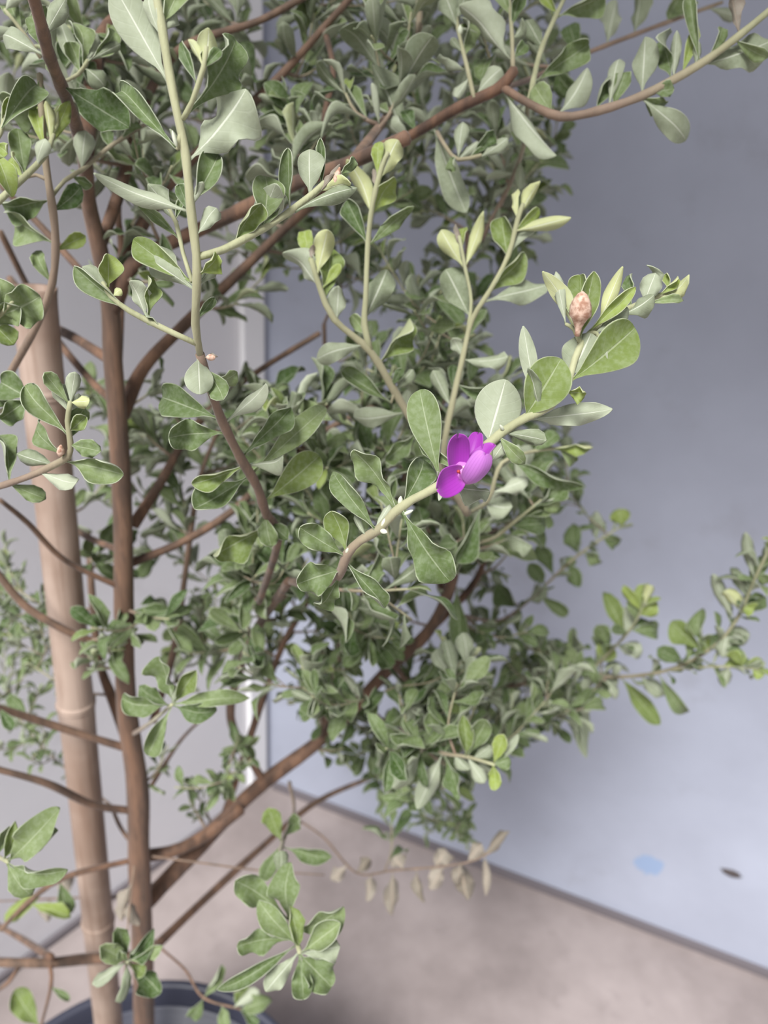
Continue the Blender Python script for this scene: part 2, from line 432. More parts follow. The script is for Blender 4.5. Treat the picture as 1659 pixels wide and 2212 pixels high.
branch('limb2', Y((305, 1850, .53), (380, 1836, .54), (450, 1800, .56), (520, 1745, .58)), 6, 7, 0, 0, 'limb', 10, .08)
branch('limb3', Y((850, 1435, .61), (960, 1330, .63), (1030, 1250, .64), (1060, 1150, .63)), 4.5, 3, 0, 0, 'limb', 8)
branch('shoot', Y((330, 2050, .55), (440, 1945, .60), (560, 1835, .66), (680, 1735, .71), (800, 1680, .74), (900, 1640, .75)), 5, 2.5, 0, .2)
branch('second', Y((300, 1680, .55), (250, 1530, .57), (215, 1430, .58), (200, 1300, .60), (190, 1150, .62)), 5.5, 2.5, 0, .1)
branch('x1', Y((262, 900, .53), (310, 795, .55), (400, 700, .58), (500, 605, .60), (620, 490, .60), (720, 400, .58)), 5.5, 3, 0, .1)
branch('x2', Y((240, 680, .52), (290, 570, .52), (390, 515, .52), (520, 455, .50), (640, 395, .48), (760, 350, .46), (880, 297, .44)), 5.2, 3.6, 0, .05)
branch('x3', Y((240, 640, .52), (305, 490, .55), (390, 370, .58), (500, 265, .60), (600, 170, .62), (700, 60, .62), (780, -30, .62)), 4.8, 2.2, 0, .15)
branch('x4', Y((214, 540, .51), (262, 400, .54), (300, 260, .56), (350, 150, .58), (420, 90, .60), (560, 45, .62), (680, -20, .62)), 4.2, 2.2, 0, .2)
branch('x5', Y((185, 330, .48), (200, 180, .52), (222, 75, .55), (270, 25, .57), (330, -30, .58)), 5, 4, 0, 0)
branch('x6', Y((288, 1135, .53), (345, 1045, .56), (400, 950, .59), (470, 870, .62), (560, 800, .64), (690, 720, .65)), 4.6, 2.2, 0, .15)
branch('x7', Y((286, 1215, .53), (395, 1170, .55), (500, 1105, .57), (600, 1010, .58), (720, 920, .58), (850, 860, .58)), 3.8, 1.8, 0, .25)
branch('x8', Y((330, 1560, .54), (372, 1420, .57), (392, 1300, .58), (408, 1180, .59), (430, 1040, .60), (470, 930, .60)), 3.6, 1.8, 0, .3)
branch('x9', Y((690, 1600, .62), (720, 1480, .60), (740, 1380, .58), (800, 1250, .56), (850, 1120, .55), (880, 1000, .54)), 4.2, 2, 0, .2)
branch('x10', Y((570, 1690, .60), (500, 1560, .60), (520, 1440, .57), (560, 1350, .52), (600, 1290, .46), (625, 1255, .42)), 4.6, 3.2, 0, .05)
branch('x11', Y((480, 1775, .58), (600, 1420, .66), (690, 1240, .68), (700, 1050, .70), (705, 880, .70), (700, 700, .70)), 4, 1.8, 0, .2)
branch('x12', Y((850, 1435, .61), (900, 1490, .66), (1000, 1510, .68), (1110, 1480, .68), (1190, 1460, .66), (1270, 1450, .64)), 3.4, 2, .05, .5)
branch('x13', Y((780, 1510, .62), (830, 1560, .60), (880, 1590, .55), (915, 1612, .50)), 2.8, 1.8, .1, .3)
branch('x14', Y((960, 1290, .58), (930, 1170, .64), (940, 1000, .68), (960, 820, .70), (1000, 640, .72), (1010, 500, .72)), 3.6, 1.8, 0, .25)
branch('x15', Y((760, 350, .46), (850, 230, .55), (900, 120, .58), (905, 0, .60), (900, -60, .60)), 3, 1.8, .1, .9)
branch('x16', Y((700, 60, .62), (720, 150, .60), (705, 230, .58), (690, 330, .57), (660, 420, .58)), 2, 2.6, .1, 0)
for i, (p, r0) in enumerate([
        (((282, 1618, .522), (240, 1606, .515), (100, 1562, .50), (-30, 1520, .47)), 4.2), (((290, 1752, .518), (200, 1738, .50), (100, 1692, .47), (-30, 1655, .45)), 4.0),
        (((300, 2066, .518), (240, 2068, .505), (180, 2072, .495), (100, 2080, .47), (-30, 2078, .46)), 6.2), (((110, 2068, .47), (50, 2030, .52), (-30, 1985, .57)), 4.0),
        (((285, 1858, .518), (140, 1895, .49), (60, 1950, .47), (0, 2010, .45)), 3.0), (((300, 1935, .54), (150, 1940, .60), (-30, 1948, .64)), 1.4),
        (((262, 1400, .518), (190, 1382, .505), (120, 1350, .50), (50, 1305, .50), (-20, 1220, .50)), 3.8), (((258, 1268, .518), (140, 1210, .50), (60, 1130, .48), (0, 1080, .46)), 2.4),
        (((255, 1188, .53), (175, 1152, .58), (100, 1090, .62)), 3.0), (((244, 782, .52), (170, 735, .55), (95, 690, .60), (20, 600, .62)), 4.0),
        (((246, 870, .53), (190, 815, .56), (120, 728, .60), (60, 620, .60), (0, 500, .58)), 3.2), (((325, 1700, .55), (390, 1600, .62), (450, 1540, .66)), 2.2),
        (((108, 2082, .47), (110, 2130, .455), (85, 2230, .45)), 2.0), (((45, 2080, .465), (20, 2120, .45), (-20, 2150, .45)), 2.2),
        (((310, 2010, .53), (350, 2050, .50), (400, 2095, .47), (440, 2155, .45), (520, 2180, .44)), 1.5),
        (((240, 640, .52), (180, 590, .56), (80, 480, .58), (0, 400, .58)), 3.0), (((252, 930, .53), (262, 560, .60), (255, 460, .60), (262, 300, .62)), 3.2),
        (((300, 1840, .53), (262, 1790, .56), (240, 1740, .58)), 2.4)]):
    branch('w%d' % i, Y(*p), r0, r0*.7, 0, .15)

# ---- front twigs, in focus
branch('B', [(330, -60, .265), (350, 60, .268), (368, 170, .27), (385, 255, .272), (402, 340, .275), (412, 450, .28), (424, 550, .285), (425, 620, .29), (422, 700, .30), (432, 765, .31)], 1.5, 1.45, 1, .85, 'stem', 10, .04)
branch('B2', [(432, 765, .31), (455, 840, .325), (480, 910, .34), (520, 990, .36), (555, 1050, .38), (573, 1105, .40), (600, 1170, .45), (560, 1300, .55)], 1.65, 2.6, .3, .05, 'stem', 10, .06)
branch('C0', [(395, 257, .272), (415, 220, .268), (440, 145, .262), (446, 100, .26)], .9, .7, 1, 1, 'twig')
branch('C8', [(415, 608, .29), (395, 545, .292), (380, 480, .29), (352, 430, .288)], .9, .7, 1, 1, 'twig')
branch('C1', [(427, 555, .286), (480, 540, .29), (545, 507, .295), (600, 475, .30), (665, 428, .305), (700, 398, .306), (735, 372, .308)], 1.5, 1.1, 1, 1, 'twig')
branch('C2', [(424, 742, .306), (350, 708, .302), (280, 672, .30), (240, 640, .298), (222, 610, .297)], 1.2, .9, 1, 1, 'twig')
branch('A', [(625, 1255, .50), (690, 1268, .40), (731, 1243, .345), (750, 1197, .33), (779, 1167, .325), (821, 1142, .318), (851, 1108, .312), (893, 1078, .308), (948, 1049, .305),
             (1020, 990, .305), (1083, 935, .305), (1138, 901, .305), (1188, 878, .303), (1221, 840, .30), (1235, 800, .30), (1255, 745, .302), (1300, 700, .31), (1360, 665, .32), (1420, 640, .328), (1460, 622, .332)],
       2.6, .9, .25, 1, 'stem', 10, .05)
_b = BR['A']; _b['K'] = np.interp(_b['px'][:, 0], [650, 735, 775, 860, 960], [.2, .45, .6, .95, 1.0]); _b['R'] = np.interp(_b['px'][:, 0], [650, 740, 950, 1180, 1270, 1460], [.0026, .0019, .0017, .0016, .0013, .0008])
branch('E', [(1010, 1110, .50), (950, 1010, .47), (897, 920, .45), (855, 850, .44), (800, 760, .43), (722, 690, .42), (692, 625, .415), (672, 560, .41)], 2.6, 1.3, .6, 1, 'stem')
branch('F', [(800, 760, .43), (787, 700, .425), (790, 645, .42), (795, 525, .41), (805, 440, .40), (825, 360, .395), (838, 330, .393)], 1.7, 1.1, .95, 1, 'twig')
branch('G', [(955, 1010, .47), (962, 945, .455), (975, 880, .45), (1000, 770, .445), (1020, 690, .44), (1060, 625, .435), (1098, 552, .43), (1118, 475, .425), (1130, 440, .423)], 1.9, 1.1, .8, 1, 'twig')
branch('G2', [(1010, 720, .442), (1018, 650, .44), (1005, 580, .435), (992, 510, .43)], 1.1, .9, 1, 1, 'twig')
branch('D', [(870, 303, .47), (930, 268, .46), (990, 232, .45), (1050, 205, .445), (1085, 185, .44), (1112, 150, .435)], 3.1, 2.9, 0, 0, 'branch', 10, .12)
branch('D2', [(1085, 188, .44), (1140, 222, .435), (1210, 252, .43), (1290, 240, .425), (1380, 210, .42), (1450, 175, .415), (1510, 140, .41), (1580, 90, .405), (1690, 0, .40)], 2.4, 1.8, .1, 1, 'branch', 10, .08)
branch('D15', [(1108, 150, .436), (1106, 80, .44), (1098, -30, .445)], 1.3, 1.0, .7, 1, 'twig')
branch('D16', [(1142, 222, .44), (1170, 105, .46), (1222, -10, .48)], 1.7, 1.4, 1, 1, 'twig')
branch('D17', [(1024, 212, .445), (1010, 150, .45), (990, 65, .455), (978, -20, .46)], 1.3, 1.0, .8, 1, 'twig')
branch('D18', [(944, 285, .458), (965, 320, .45), (990, 345, .445), (1040, 335, .44)], 1.3, .9, .6, .8, 'twig')
branch('D21', [(1060, 200, .46), (1160, 165, .52), (1255, 120, .55), (1370, 75, .56), (1450, 45, .57), (1560, 5, .58)], 2, 1.4, .2, .6, 'twig')
branch('D22', [(1140, 225, .44), (1130, 320, .50), (1100, 400, .56), (1040, 520, .60)], 1.4, 1.8, .8, .4, 'twig')
branch('H1', [(20, 810, .46), (80, 700, .43), (113, 610, .41), (120, 520, .40), (112, 440, .39), (104, 390, .385), (95, 320, .38), (90, 250, .375), (86, 160, .37)], 2.2, 1.4, .35, .7, 'stem')
branch('H2', [(-20, 450, .36), (50, 385, .37), (98, 335, .375), (115, 290, .377)], 1.6, 1.0, 1, 1, 'twig')
branch('H3', [(112, 425, .39), (140, 390, .40), (180, 365, .41), (240, 315, .43), (320, 265, .46)], 1.0, 1.2, .9, .6, 'twig')
branch('H4', [(130, 180, .41), (170, 160, .40), (190, 130, .395)], 1.0, .8, .9, 1, 'twig')
branch('H5', [(88, 125, .40), (50, 70, .395), (10, 20, .39)], 1.1, .8, .7, 1, 'twig')
branch('H6', [(-20, 700, .36), (20, 660, .355), (40, 640, .355)], 1.1, .8, .8, 1, 'twig')
branch('H7', [(-30, 330, .35), (0, 290, .35), (10, 250, .35)], 1.1, .8, .9, 1, 'twig')
branch('I', [(-30, 1060, .36), (60, 1030, .35), (115, 1005, .345), (148, 985, .34), (152, 955, .337), (146, 910, .334), (152, 868, .33)], 1.6, 1.0, .4, 1, 'twig')
branch('I2', [(-30, 900, .38), (20, 880, .375), (60, 860, .37)], 1.1, .8, .8, 1, 'twig')
branch('J', [(280, 1590, .70), (320, 1565, .60), (372, 1522, .47)], 2.2, 1.0, .3, 1, 'twig')
branch('K', [(625, 1690, .78), (635, 1750, .70), (612, 1815, .60), (605, 1860, .54), (620, 1960, .48), (648, 2058, .44)], 2.0, 1.2, .3, 1, 'twig')
branch('Lr', [(308, 2140, .82), (300, 2110, .66), (275, 2077, .52)], 2.0, 1.0, .3, 1, 'twig')
branch('Mr', [(-60, 1800, .50), (-20, 1840, .46), (18, 1862, .43)], 1.8, 1.0, .4, 1, 'twig')
branch('P', [(865, 1572, .66), (912, 1612, .58), (960, 1628, .54), (1010, 1635, .52), (1068, 1652, .50)], 1.8, 1.0, .2, 1, 'twig')
branch('Q1', Y((1190, 1460, .66), (1270, 1448, .645), (1320, 1405, .63), (1365, 1355, .62), (1395, 1300, .61)), 1.7, .9, .7, 1, 'twig')
branch('Q2', Y((1230, 1456, .655), (1340, 1462, .63), (1440, 1448, .60), (1530, 1405, .58), (1590, 1340, .57), (1640, 1230, .56), (1690, 1130, .55)), 1.9, 1.1, .6, 1, 'twig')
branch('Q3', Y((1440, 1448, .60), (1540, 1440, .57), (1640, 1445, .55)), 1.2, .8, .8, 1, 'twig')
branch('R', Y((1000, 1330, .62), (1080, 1340, .68), (1150, 1290, .72), (1230, 1215, .74), (1290, 1170, .75), (1345, 1135, .76)), 1.9, .9, .3, 1, 'twig')
branch('S', [(1010, 1110, .52), (1055, 1080, .49), (1075, 1015, .475), (1100, 990, .475), (1170, 972, .49), (1275, 965, .50)], 1.4, .9, .8, .9, 'twig')
branch('S2', [(985, 1215, .62), (1020, 1180, .57), (1070, 1160, .54), (1120, 1120, .53), (1170, 1080, .53)], 1.5, .9, .6, 1, 'twig')
branch('DW', [(640, 1768, .92), (700, 1810, .88), (770, 1885, .82), (850, 1880, .78), (950, 1872, .76), (1020, 1860, .75), (1062, 1840, .745)], 1.4, .7, .25, .4, 'dead_twig')
branch('DW2', [(330, 1850, .74), (420, 1862, .72), (560, 1880, .74), (700, 1890, .78)], 1.0, .7, .2, .4, 'dead_twig')
branch('DW3', [(290, 1870, .70), (280, 1960, .69), (272, 2060, .68), (265, 2160, .68)], .9, .6, .3, .4, 'dead_twig')

hero('B', [(362, 175, 246, -30, 78, 'U', 's'), (382, 322, 208, 125, 52, 'T', 'c'), (412, 357, 532, 193, 88, 'U', 'dm'), (415, 430, 478, 330, 64, 'T'), (400, 465, 228, 397, 40, 'U', 'd'),
           (418, 440, 436, 393, 18, 'U'), (398, 455, 386, 398, 26, 'T'), (426, 505, 459, 443, 32, 'U'), (415, 635, 286, 543, 62, 'U', 'd'), (415, 610, 288, 518, 54, 'T', 'b'),
           (442, 595, 476, 553, 36, 'T', 'y'), (348, 60, 395, -40, 50, 'T', 'd'), (350, 70, 372, 20, 30, 'U'), (385, 318, 372, 280, 10, 'U'), (352, 85, 322, -30, 36, 'U'),
           (424, 690, 462, 640, 26, 'T'), (424, 620, 470, 560, 26, 'U')])
hero('C0', [(418, 177, 384, 78, 28, 'T'), (440, 145, 453, 72, 50, 'U', 'y'), (432, 135, 407, 86, 20, 'U', 'y'), (402, 250, 508, 86, 66, 'T', 'm'), (436, 150, 480, 105, 26, 'T')])
hero('C8', [(382, 480, 340, 406, 38, 'U'), (380, 530, 300, 436, 24, 'T'), (375, 470, 395, 420, 20, 'T')])
hero('C1', [(547, 502, 592, 408, 60, 'U'), (500, 533, 565, 440, 42, 'T', 'b'), (560, 480, 578, 375, 66, 'T'), (622, 455, 622, 320, 32, 'T', 'd'), (672, 422, 668, 323, 48, 'U', 'w'), (692, 402, 692, 298, 24, 'T'),
            (695, 412, 758, 392, 36, 'U', 'y'), (735, 380, 771, 344, 26, 'T'), (640, 462, 771, 406, 32, 'U'), (700, 408, 732, 360, 20, 'U', 'x'), (690, 415, 722, 375, 16, 'U', 'x'), (560, 500, 600, 440, 30, 'T', 'd')])
hero('C2', [(272, 668, 160, 575, 44, 'T'), (240, 637, 178, 576, 34, 'U', 'w'), (234, 618, 232, 548, 50, 'T', 'y'), (318, 685, 288, 607, 46, 'U'), (325, 690, 322, 595, 34, 'T', 'b'), (352, 712, 310, 676, 22, 'T'), (245, 640, 262, 625, 16, 'U', 'y')])
hero('B2', [(428, 770, 432, 852, 54, 'U', 'w'), (450, 800, 487, 862, 46, 'T', 'd'), (470, 902, 322, 846, 76, 'T', 'd'), (482, 935, 367, 942, 66, 'T', 'v'), (492, 910, 579, 834, 42, 'U'),
            (535, 1030, 421, 1102, 70, 'T'), (525, 1005, 414, 1045, 40, 'T', 'b'), (525, 985, 633, 884, 50, 'T'), (545, 1020, 720, 866, 54, 'T'), (537, 1005, 622, 998, 38, 'U'),
            (568, 1085, 690, 984, 68, 'T', 'bs'), (580, 1140, 461, 1200, 64, 'T', 'b'), (575, 1115, 586, 1182, 42, 'T', 'd'), (585, 1130, 622, 1165, 36, 'T'), (450, 830, 515, 810, 36, 'T'), (440, 775, 470, 770, 14, 'U', 'x')])
hero('A', [(811, 1148, 712, 1015, 48, 'T', 'c'), (857, 1096, 763, 972, 50, 'T', 'v'), (868, 1094, 925, 988, 64, 'T'), (952, 1040, 907, 842, 66, 'T', 's'), (868, 1106, 972, 1256, 80, 'T', 'm'),
           (812, 1140, 842, 1090, 26, 'U'), (790, 1158, 766, 1114, 18, 'U'), (748, 1196, 716, 1104, 50, 'T', 'b'), (747, 1202, 644, 1140, 52, 'T', 'v'), (735, 1232, 646, 1258, 62, 'T', 'v'),
           (745, 1210, 836, 1312, 46, 'T'), (735, 1240, 690, 1320, 40, 'T', 'v'), (1052, 962, 1092, 820, 100, 'U', 'ws'), (1128, 906, 1212, 775, 92, 'T', 'bs'), (1168, 886, 1146, 790, 28, 'U', 'd'), (1160, 880, 1130, 704, 34, 'U', 'w'),
           (1146, 905, 1323, 884, 46, 'U', 'v'), (1090, 935, 1180, 950, 36, 'U', 'd'), (955, 1050, 1058, 1062, 44, 'U', 'wv'), (1060, 1000, 1090, 955, 28, 'U', 'w'), (1228, 812, 1277, 720, 94, 'U', 'ws'),
           (1224, 830, 1371, 708, 86, 'T', 'bs'), (1245, 735, 1172, 586, 30, 'U', 'y'), (1240, 735, 1283, 586, 48, 'T', 'b'), (1255, 725, 1267, 608, 54, 'T', 'b'), (1268, 720, 1373, 620, 32, 'T', 'y'),
           (1282, 728, 1357, 666, 42, 'U'), (1298, 740, 1350, 703, 34, 'U', 'y'), (1285, 690, 1338, 590, 34, 'U', 'y'), (1348, 690, 1412, 638, 42, 'U'), (1392, 655, 1416, 590, 42, 'U', 'w'), (1430, 635, 1464, 598, 24, 'T', 'y'),
           (1420, 645, 1486, 613, 28, 'U', 'y'), (1400, 660, 1484, 645, 20, 'T'), (1428, 630, 1412, 570, 20, 'U'), (1365, 655, 1357, 586, 28, 'T', 'd'), (1222, 700, 1200, 586, 24, 'U'), (1228, 850, 1266, 850, 36, 'T', 'y'),
           (1450, 625, 1440, 590, 20, 'T', 'y'), (1075, 945, 1130, 1000, 34, 'T'), (1000, 1015, 905, 955, 30, 'T', 'd')])
hero('E', [(682, 612, 632, 538, 52, 'U'), (668, 565, 650, 490, 34, 'T', 'y'), (686, 600, 707, 498, 46, 'U', 'y'), (702, 640, 724, 530, 52, 'T', 'b'), (728, 690, 730, 620, 42, 'U'), (785, 745, 684, 770, 44, 'U', 'c'),
           (845, 870, 746, 808, 44, 'T'), (875, 890, 760, 910, 44, 'U', 'c'), (850, 840, 892, 798, 28, 'U'), (845, 835, 868, 795, 20, 'T'), (700, 620, 735, 570, 22, 'T', 'y'), (672, 560, 676, 530, 16, 'U', 'x'), (660, 570, 668, 520, 16, 'T', 'y'),
           (815, 790, 884, 690, 50, 'T', 'b'), (940, 990, 862, 1000, 46, 'T', 'd'), (905, 930, 830, 990, 40, 'T')])
hero('F', [(787, 692, 840, 577, 68, 'U'), (795, 530, 750, 433, 46, 'T', 'd'), (798, 535, 888, 443, 32, 'T'), (803, 470, 764, 354, 42, 'U', 'y'), (808, 460, 842, 385, 46, 'T', 'y'), (822, 395, 855, 297, 52, 'U', 'y'),
           (815, 380, 812, 300, 26, 'T', 'y'), (812, 400, 806, 365, 16, 'U', 'x'), (788, 720, 760, 680, 30, 'T')])
hero('G', [(1019, 690, 964, 575, 64, 'U'), (1045, 655, 1173, 624, 48, 'U'), (1050, 640, 1146, 558, 42, 'T', 'b'), (1092, 560, 1084, 470, 54, 'T', 'b'), (1102, 550, 1141, 460, 42, 'U'), (1110, 500, 1226, 468, 34, 'U', 'y'),
           (1128, 460, 1156, 402, 34, 'U', 'y'), (1118, 475, 1112, 402, 18, 'U', 'y'), (1000, 780, 1097, 770, 32, 'U', 'v'), (1000, 770, 980, 730, 28, 'U'), (975, 880, 935, 800, 34, 'U'), (985, 830, 1060, 850, 36, 'T', 'd'), (1112, 500, 1165, 450, 28, 'T', 'y')])
hero('G2', [(1002, 578, 953, 497, 42, 'U', 'y'), (1005, 570, 1043, 476, 28, 'U', 'y'), (996, 545, 1000, 484, 26, 'T', 'y'), (993, 530, 988, 492, 14, 'U', 'x')])
hero('D', [(1025, 210, 1083, 148, 36, 'U'), (942, 280, 1007, 460, 54, 'U'), (868, 300, 803, 140, 52, 'U'), (885, 300, 835, 268, 40, 'U'), (900, 285, 870, 230, 30, 'T', 'd'), (1088, 200, 1202, 336, 54, 'U', 'd')])
hero('D2', [(1200, 245, 1269, 147, 48, 'U'), (1195, 245, 1155, 185, 50, 'T'), (1315, 235, 1342, 103, 34, 'U'), (1290, 238, 1312, 168, 36, 'T'), (1322, 232, 1352, 156, 40, 'T', 'd'), (1387, 208, 1394, 98, 56, 'U'),
            (1450, 172, 1418, 63, 54, 'T'), (1455, 170, 1462, 66, 24, 'U'), (1466, 165, 1497, 73, 26, 'T', 'y'), (1512, 138, 1488, -25, 32, 'T'), (1515, 140, 1668, 88, 62, 'U', 'm'), (1412, 200, 1456, 192, 34, 'T'),
            (1385, 212, 1490, 298, 50, 'U'), (1598, 75, 1583, -20, 28, 'U', 'x'), (1530, 125, 1560, 60, 24, 'T'), (1590, 85, 1655, 130, 30, 'T'), (1400, 208, 1440, 235, 34, 'T', 'd'), (1500, 145, 1510, 90, 20, 'U')])
hero('D15', [(1107, 90, 1132, 48, 26, 'U'), (1109, 125, 1141, 90, 28, 'T'), (1105, 60, 1125, -20, 34, 'T'), (1095, 135, 1013, 6, 62, 'U', 'd'), (1103, 30, 1075, -30, 34, 'T')])
hero('D16', [(1212, 45, 1312, -8, 54, 'T', 'd'), (1174, 104, 1133, 28, 42, 'U'), (1165, 175, 1272, 97, 54, 'T'), (1205, 30, 1165, -20, 36, 'T', 'y')])
hero('D17', [(988, 60, 960, -14, 42, 'U'), (1002, 150, 943, 127, 26, 'U'), (996, 120, 974, 83, 18, 'U', 'w'), (1002, 125, 1032, 28, 44, 'T'), (985, 40, 1010, -10, 30, 'U'), (1012, 170, 985, 210, 30, 'U')])
hero('D18', [(990, 345, 1032, 305, 28, 'U'), (1010, 345, 1052, 322, 26, 'T'), (1040, 338, 1097, 298, 32, 'U'), (990, 340, 1000, 264, 28, 'U', 'w'), (1020, 335, 1066, 284, 32, 'T'), (975, 335, 990, 370, 24, 'T')])
hero('D21', [(1310, 100, 1332, 0, 44, 'U'), (1370, 75, 1388, -12, 44, 'U', 'd'), (1440, 48, 1466, -10, 54, 'T'), (1530, 18, 1602, 36, 26, 'U'), (1250, 122, 1225, 40, 42, 'T'), (1200, 150, 1240, 205, 40, 'T')])
hero('trunk', [(135, 185, 280, 276, 74, 'T', 'm'), (128, 178, 106, 138, 24, 'T'), (88, 118, -14, 60, 48, 'U'), (105, 120, 60, 20, 40, 'T'), (95, 80, 140, 0, 40, 'U')])
hero('H4', [(165, 150, 128, 42, 32, 'U', 'w'), (178, 150, 174, 40, 42, 'T'), (190, 138, 196, 63, 38, 'U', 'w'), (190, 135, 248, 68, 38, 'T'), (200, 130, 258, 95, 26, 'U'), (190, 150, 225, 180, 40, 'U', 'cw'), (178, 155, 150, 90, 40, 'T')])
hero('H5', [(50, 72, 20, 0, 40, 'T'), (40, 60, -20, 90, 36, 'U'), (60, 80, 100, 15, 40, 'T'), (20, 30, 40, -30, 34, 'U')])
hero('H1', [(88, 220, 0, 235, 66, 'T'), (55, 385, 38, 278, 44, 'T', 'd'), (92, 330, 96, 308, 26, 'U'), (112, 430, 0, 462, 56, 'T'), (113, 455, 178, 408, 42, 'T', 'd'), (118, 530, 0, 462, 60, 'T', 'd'), (120, 540, 185, 510, 36, 'T', 'y'),
            (112, 612, 73, 540, 34, 'T', 'd'), (85, 165, 88, 165+60, 24, 'T')])
hero('H2', [(100, 325, 74, 218, 28, 'T', 'y'), (108, 305, 99, 218, 22, 'U', 'y'), (114, 298, 127, 228, 20, 'U', 'y'), (108, 315, 150, 218, 30, 'T', 'y'), (80, 360, 98, 300, 28, 'U', 'w'), (50, 385, 20, 330, 34, 'T', 'y')])
hero('H3', [(176, 368, 185, 282, 42, 'U', 'w'), (235, 320, 228, 275, 28, 'T'), (265, 300, 290, 250, 30, 'T'), (150, 385, 200, 400, 30, 'T', 'd')])
hero('H6', [(0, 680, 87, 640, 80, 'T', 'v'), (-20, 700, 42, 655, 56, 'T', 'd'), (10, 670, 5, 600, 50, 'T', 'd'), (-10, 690, 30, 745, 50, 'T', 'b')])
hero('H7', [(0, 275, 23, 210, 26, 'T', 'y'), (-10, 290, 88, 163, 68, 'T'), (-10, 310, 22, 335, 36, 'T', 'y'), (-20, 320, 20, 400, 44, 'T', 'y')])
hero('I', [(146, 940, 37, 837, 58, 'T', 'c'), (150, 872, 97, 807, 32, 'T'), (147, 890, 128, 828, 34, 'U', 'w'), (152, 872, 162, 803, 26, 'U', 'w'), (153, 870, 197, 868, 26, 'U', 'y'), (150, 930, 187, 898, 40, 'T', 'b'), (142, 988, 57, 908, 30, 'T', 'c'),
           (118, 1004, 37, 980, 38, 'U'), (152, 960, 218, 975, 40, 'T', 'v'), (135, 995, 267, 1025, 64, 'T'), (20, 1045, 96, 1078, 38, 'T'), (85, 1020, 172, 1052, 38, 'U'), (20, 1045, 8, 925, 46, 'T', 'd'), (150, 945, 180, 880, 40, 'T'), (148, 900, 170, 850, 28, 'U')])
hero('I2', [(60, 860, -10, 818, 72, 'T', 'd'), (60, 870, 0, 905, 52, 'T', 'd'), (20, 880, -20, 850, 50, 'T')])
hero('J', [(374, 1518, 344, 1418, 48, 'T'), (378, 1518, 424, 1448, 48, 'T', 'b'), (366, 1522, 258, 1520, 46, 'T'), (372, 1530, 320, 1632, 44, 'T'), (380, 1525, 456, 1546, 42, 'T'), (378, 1520, 531, 1505, 38, 'T', 'd'),
           (362, 1522, 300, 1494, 38, 'T'), (374, 1520, 378, 1480, 22, 'U', 'w')], dz=-.25)
hero('K', [(625, 1985, 612, 1888, 56, 'T'), (606, 1895, 608, 1838, 26, 'U', 'w'), (620, 1985, 508, 1903, 54, 'T'), (640, 2040, 566, 1963, 50, 'T'), (645, 2050, 630, 1968, 38, 'T', 'b'), (650, 2058, 736, 1994, 58, 'T'), (640, 2010, 742, 1958, 50, 'T', 'd'),
           (650, 2060, 734, 2045, 38, 'U', 'wv'), (648, 2062, 716, 2132, 62, 'T', 'v'), (645, 2065, 656, 2154, 40, 'T', 'v'), (642, 2060, 574, 2142, 40, 'U', 'v'), (635, 2030, 512, 2045, 42, 'T', 'dv'), (635, 2040, 468, 2152, 38, 'T', 'c'),
           (612, 1820, 565, 1905, 34, 'T', 'd'), (612, 1830, 706, 1860, 34, 'T', 'd'), (608, 1818, 580, 1745, 40, 'T', 'b'), (614, 1808, 655, 1760, 36, 'T')], dz=-.2)
hero('Lr', [(272, 2074, 208, 2040, 44, 'T'), (275, 2072, 253, 2003, 42, 'T'), (280, 2072, 327, 2028, 42, 'T'), (270, 2080, 204, 2126, 28, 'U'), (272, 2082, 271, 2167, 28, 'U'), (282, 2082, 347, 2146, 52, 'T'), (280, 2080, 317, 2106, 26, 'T', 'b'),
            (270, 2072, 262, 2044, 22, 'T'), (285, 2070, 352, 2042, 28, 'T', 'd')], dz=-.25)
hero('Mr', [(18, 1860, 102, 1778, 62, 'T'), (15, 1855, 110, 1805, 50, 'T', 'd'), (20, 1865, 124, 1894, 42, 'T'), (12, 1872, 62, 1936, 42, 'T', 'd'), (8, 1858, 36, 1798, 32, 'T', 'b'), (-5, 1850, 20, 1785, 30, 'T')], dz=-.2)
hero('w12', [(95, 2222, 32, 2138, 46, 'T', 'b'), (108, 2130, 150, 2160, 20, 'T')])
hero('w14', [(520, 2180, 578, 2163, 36, 'T'), (510, 2176, 532, 2128, 32, 'T', 'b'), (440, 2158, 478, 2083, 30, 'T'), (440, 2160, 412, 2210, 30, 'T'), (515, 2182, 560, 2210, 30, 'T'), (480, 2175, 490, 2220, 30, 'T', 'd'), (500, 2178, 560, 2140, 30, 'U')])
hero('w0', [(60, 1548, 20, 1500, 30, 'T', 'd'), (0, 1530, 30, 1580, 28, 'T')])
hero('w4', [(130, 1900, 150, 1985, 40, 'T', 'd'), (100, 1920, 10, 1990, 36, 'T', 'y'), (60, 1950, 145, 1975, 34, 'T', 'y')])
hero('P', [(1005, 1635, 1004, 1552, 40, 'T', 'b'), (960, 1628, 1000, 1545, 42, 'T'), (955, 1625, 926, 1538, 38, 'T', 'd'), (1010, 1632, 1056, 1548, 42, 'T'), (1066, 1648, 1090, 1583, 34, 'T', 'y'), (1068, 1650, 1120, 1585, 24, 'U', 'w'),
           (955, 1630, 908, 1733, 48, 'U'), (915, 1618, 848, 1702, 44, 'U'), (960, 1632, 992, 1728, 32, 'T', 'd'), (1010, 1636, 1047, 1692, 26, 'U', 'w'), (1064, 1652, 1072, 1702, 30, 'T', 'y'), (1068, 1652, 1102, 1640, 36, 'T'),
           (1020, 1640, 1060, 1610, 26, 'U', 'w'), (980, 1630, 1010, 1665, 30, 'U'), (900, 1600, 880, 1660, 32, 'T'), (905, 1606, 945, 1570, 34, 'T')], dz=-.1)
hero('limb', [(985, 1260, 997, 1416, 42, 'T', 'd'), (1000, 1150, 1165, 1206, 46, 'T')])
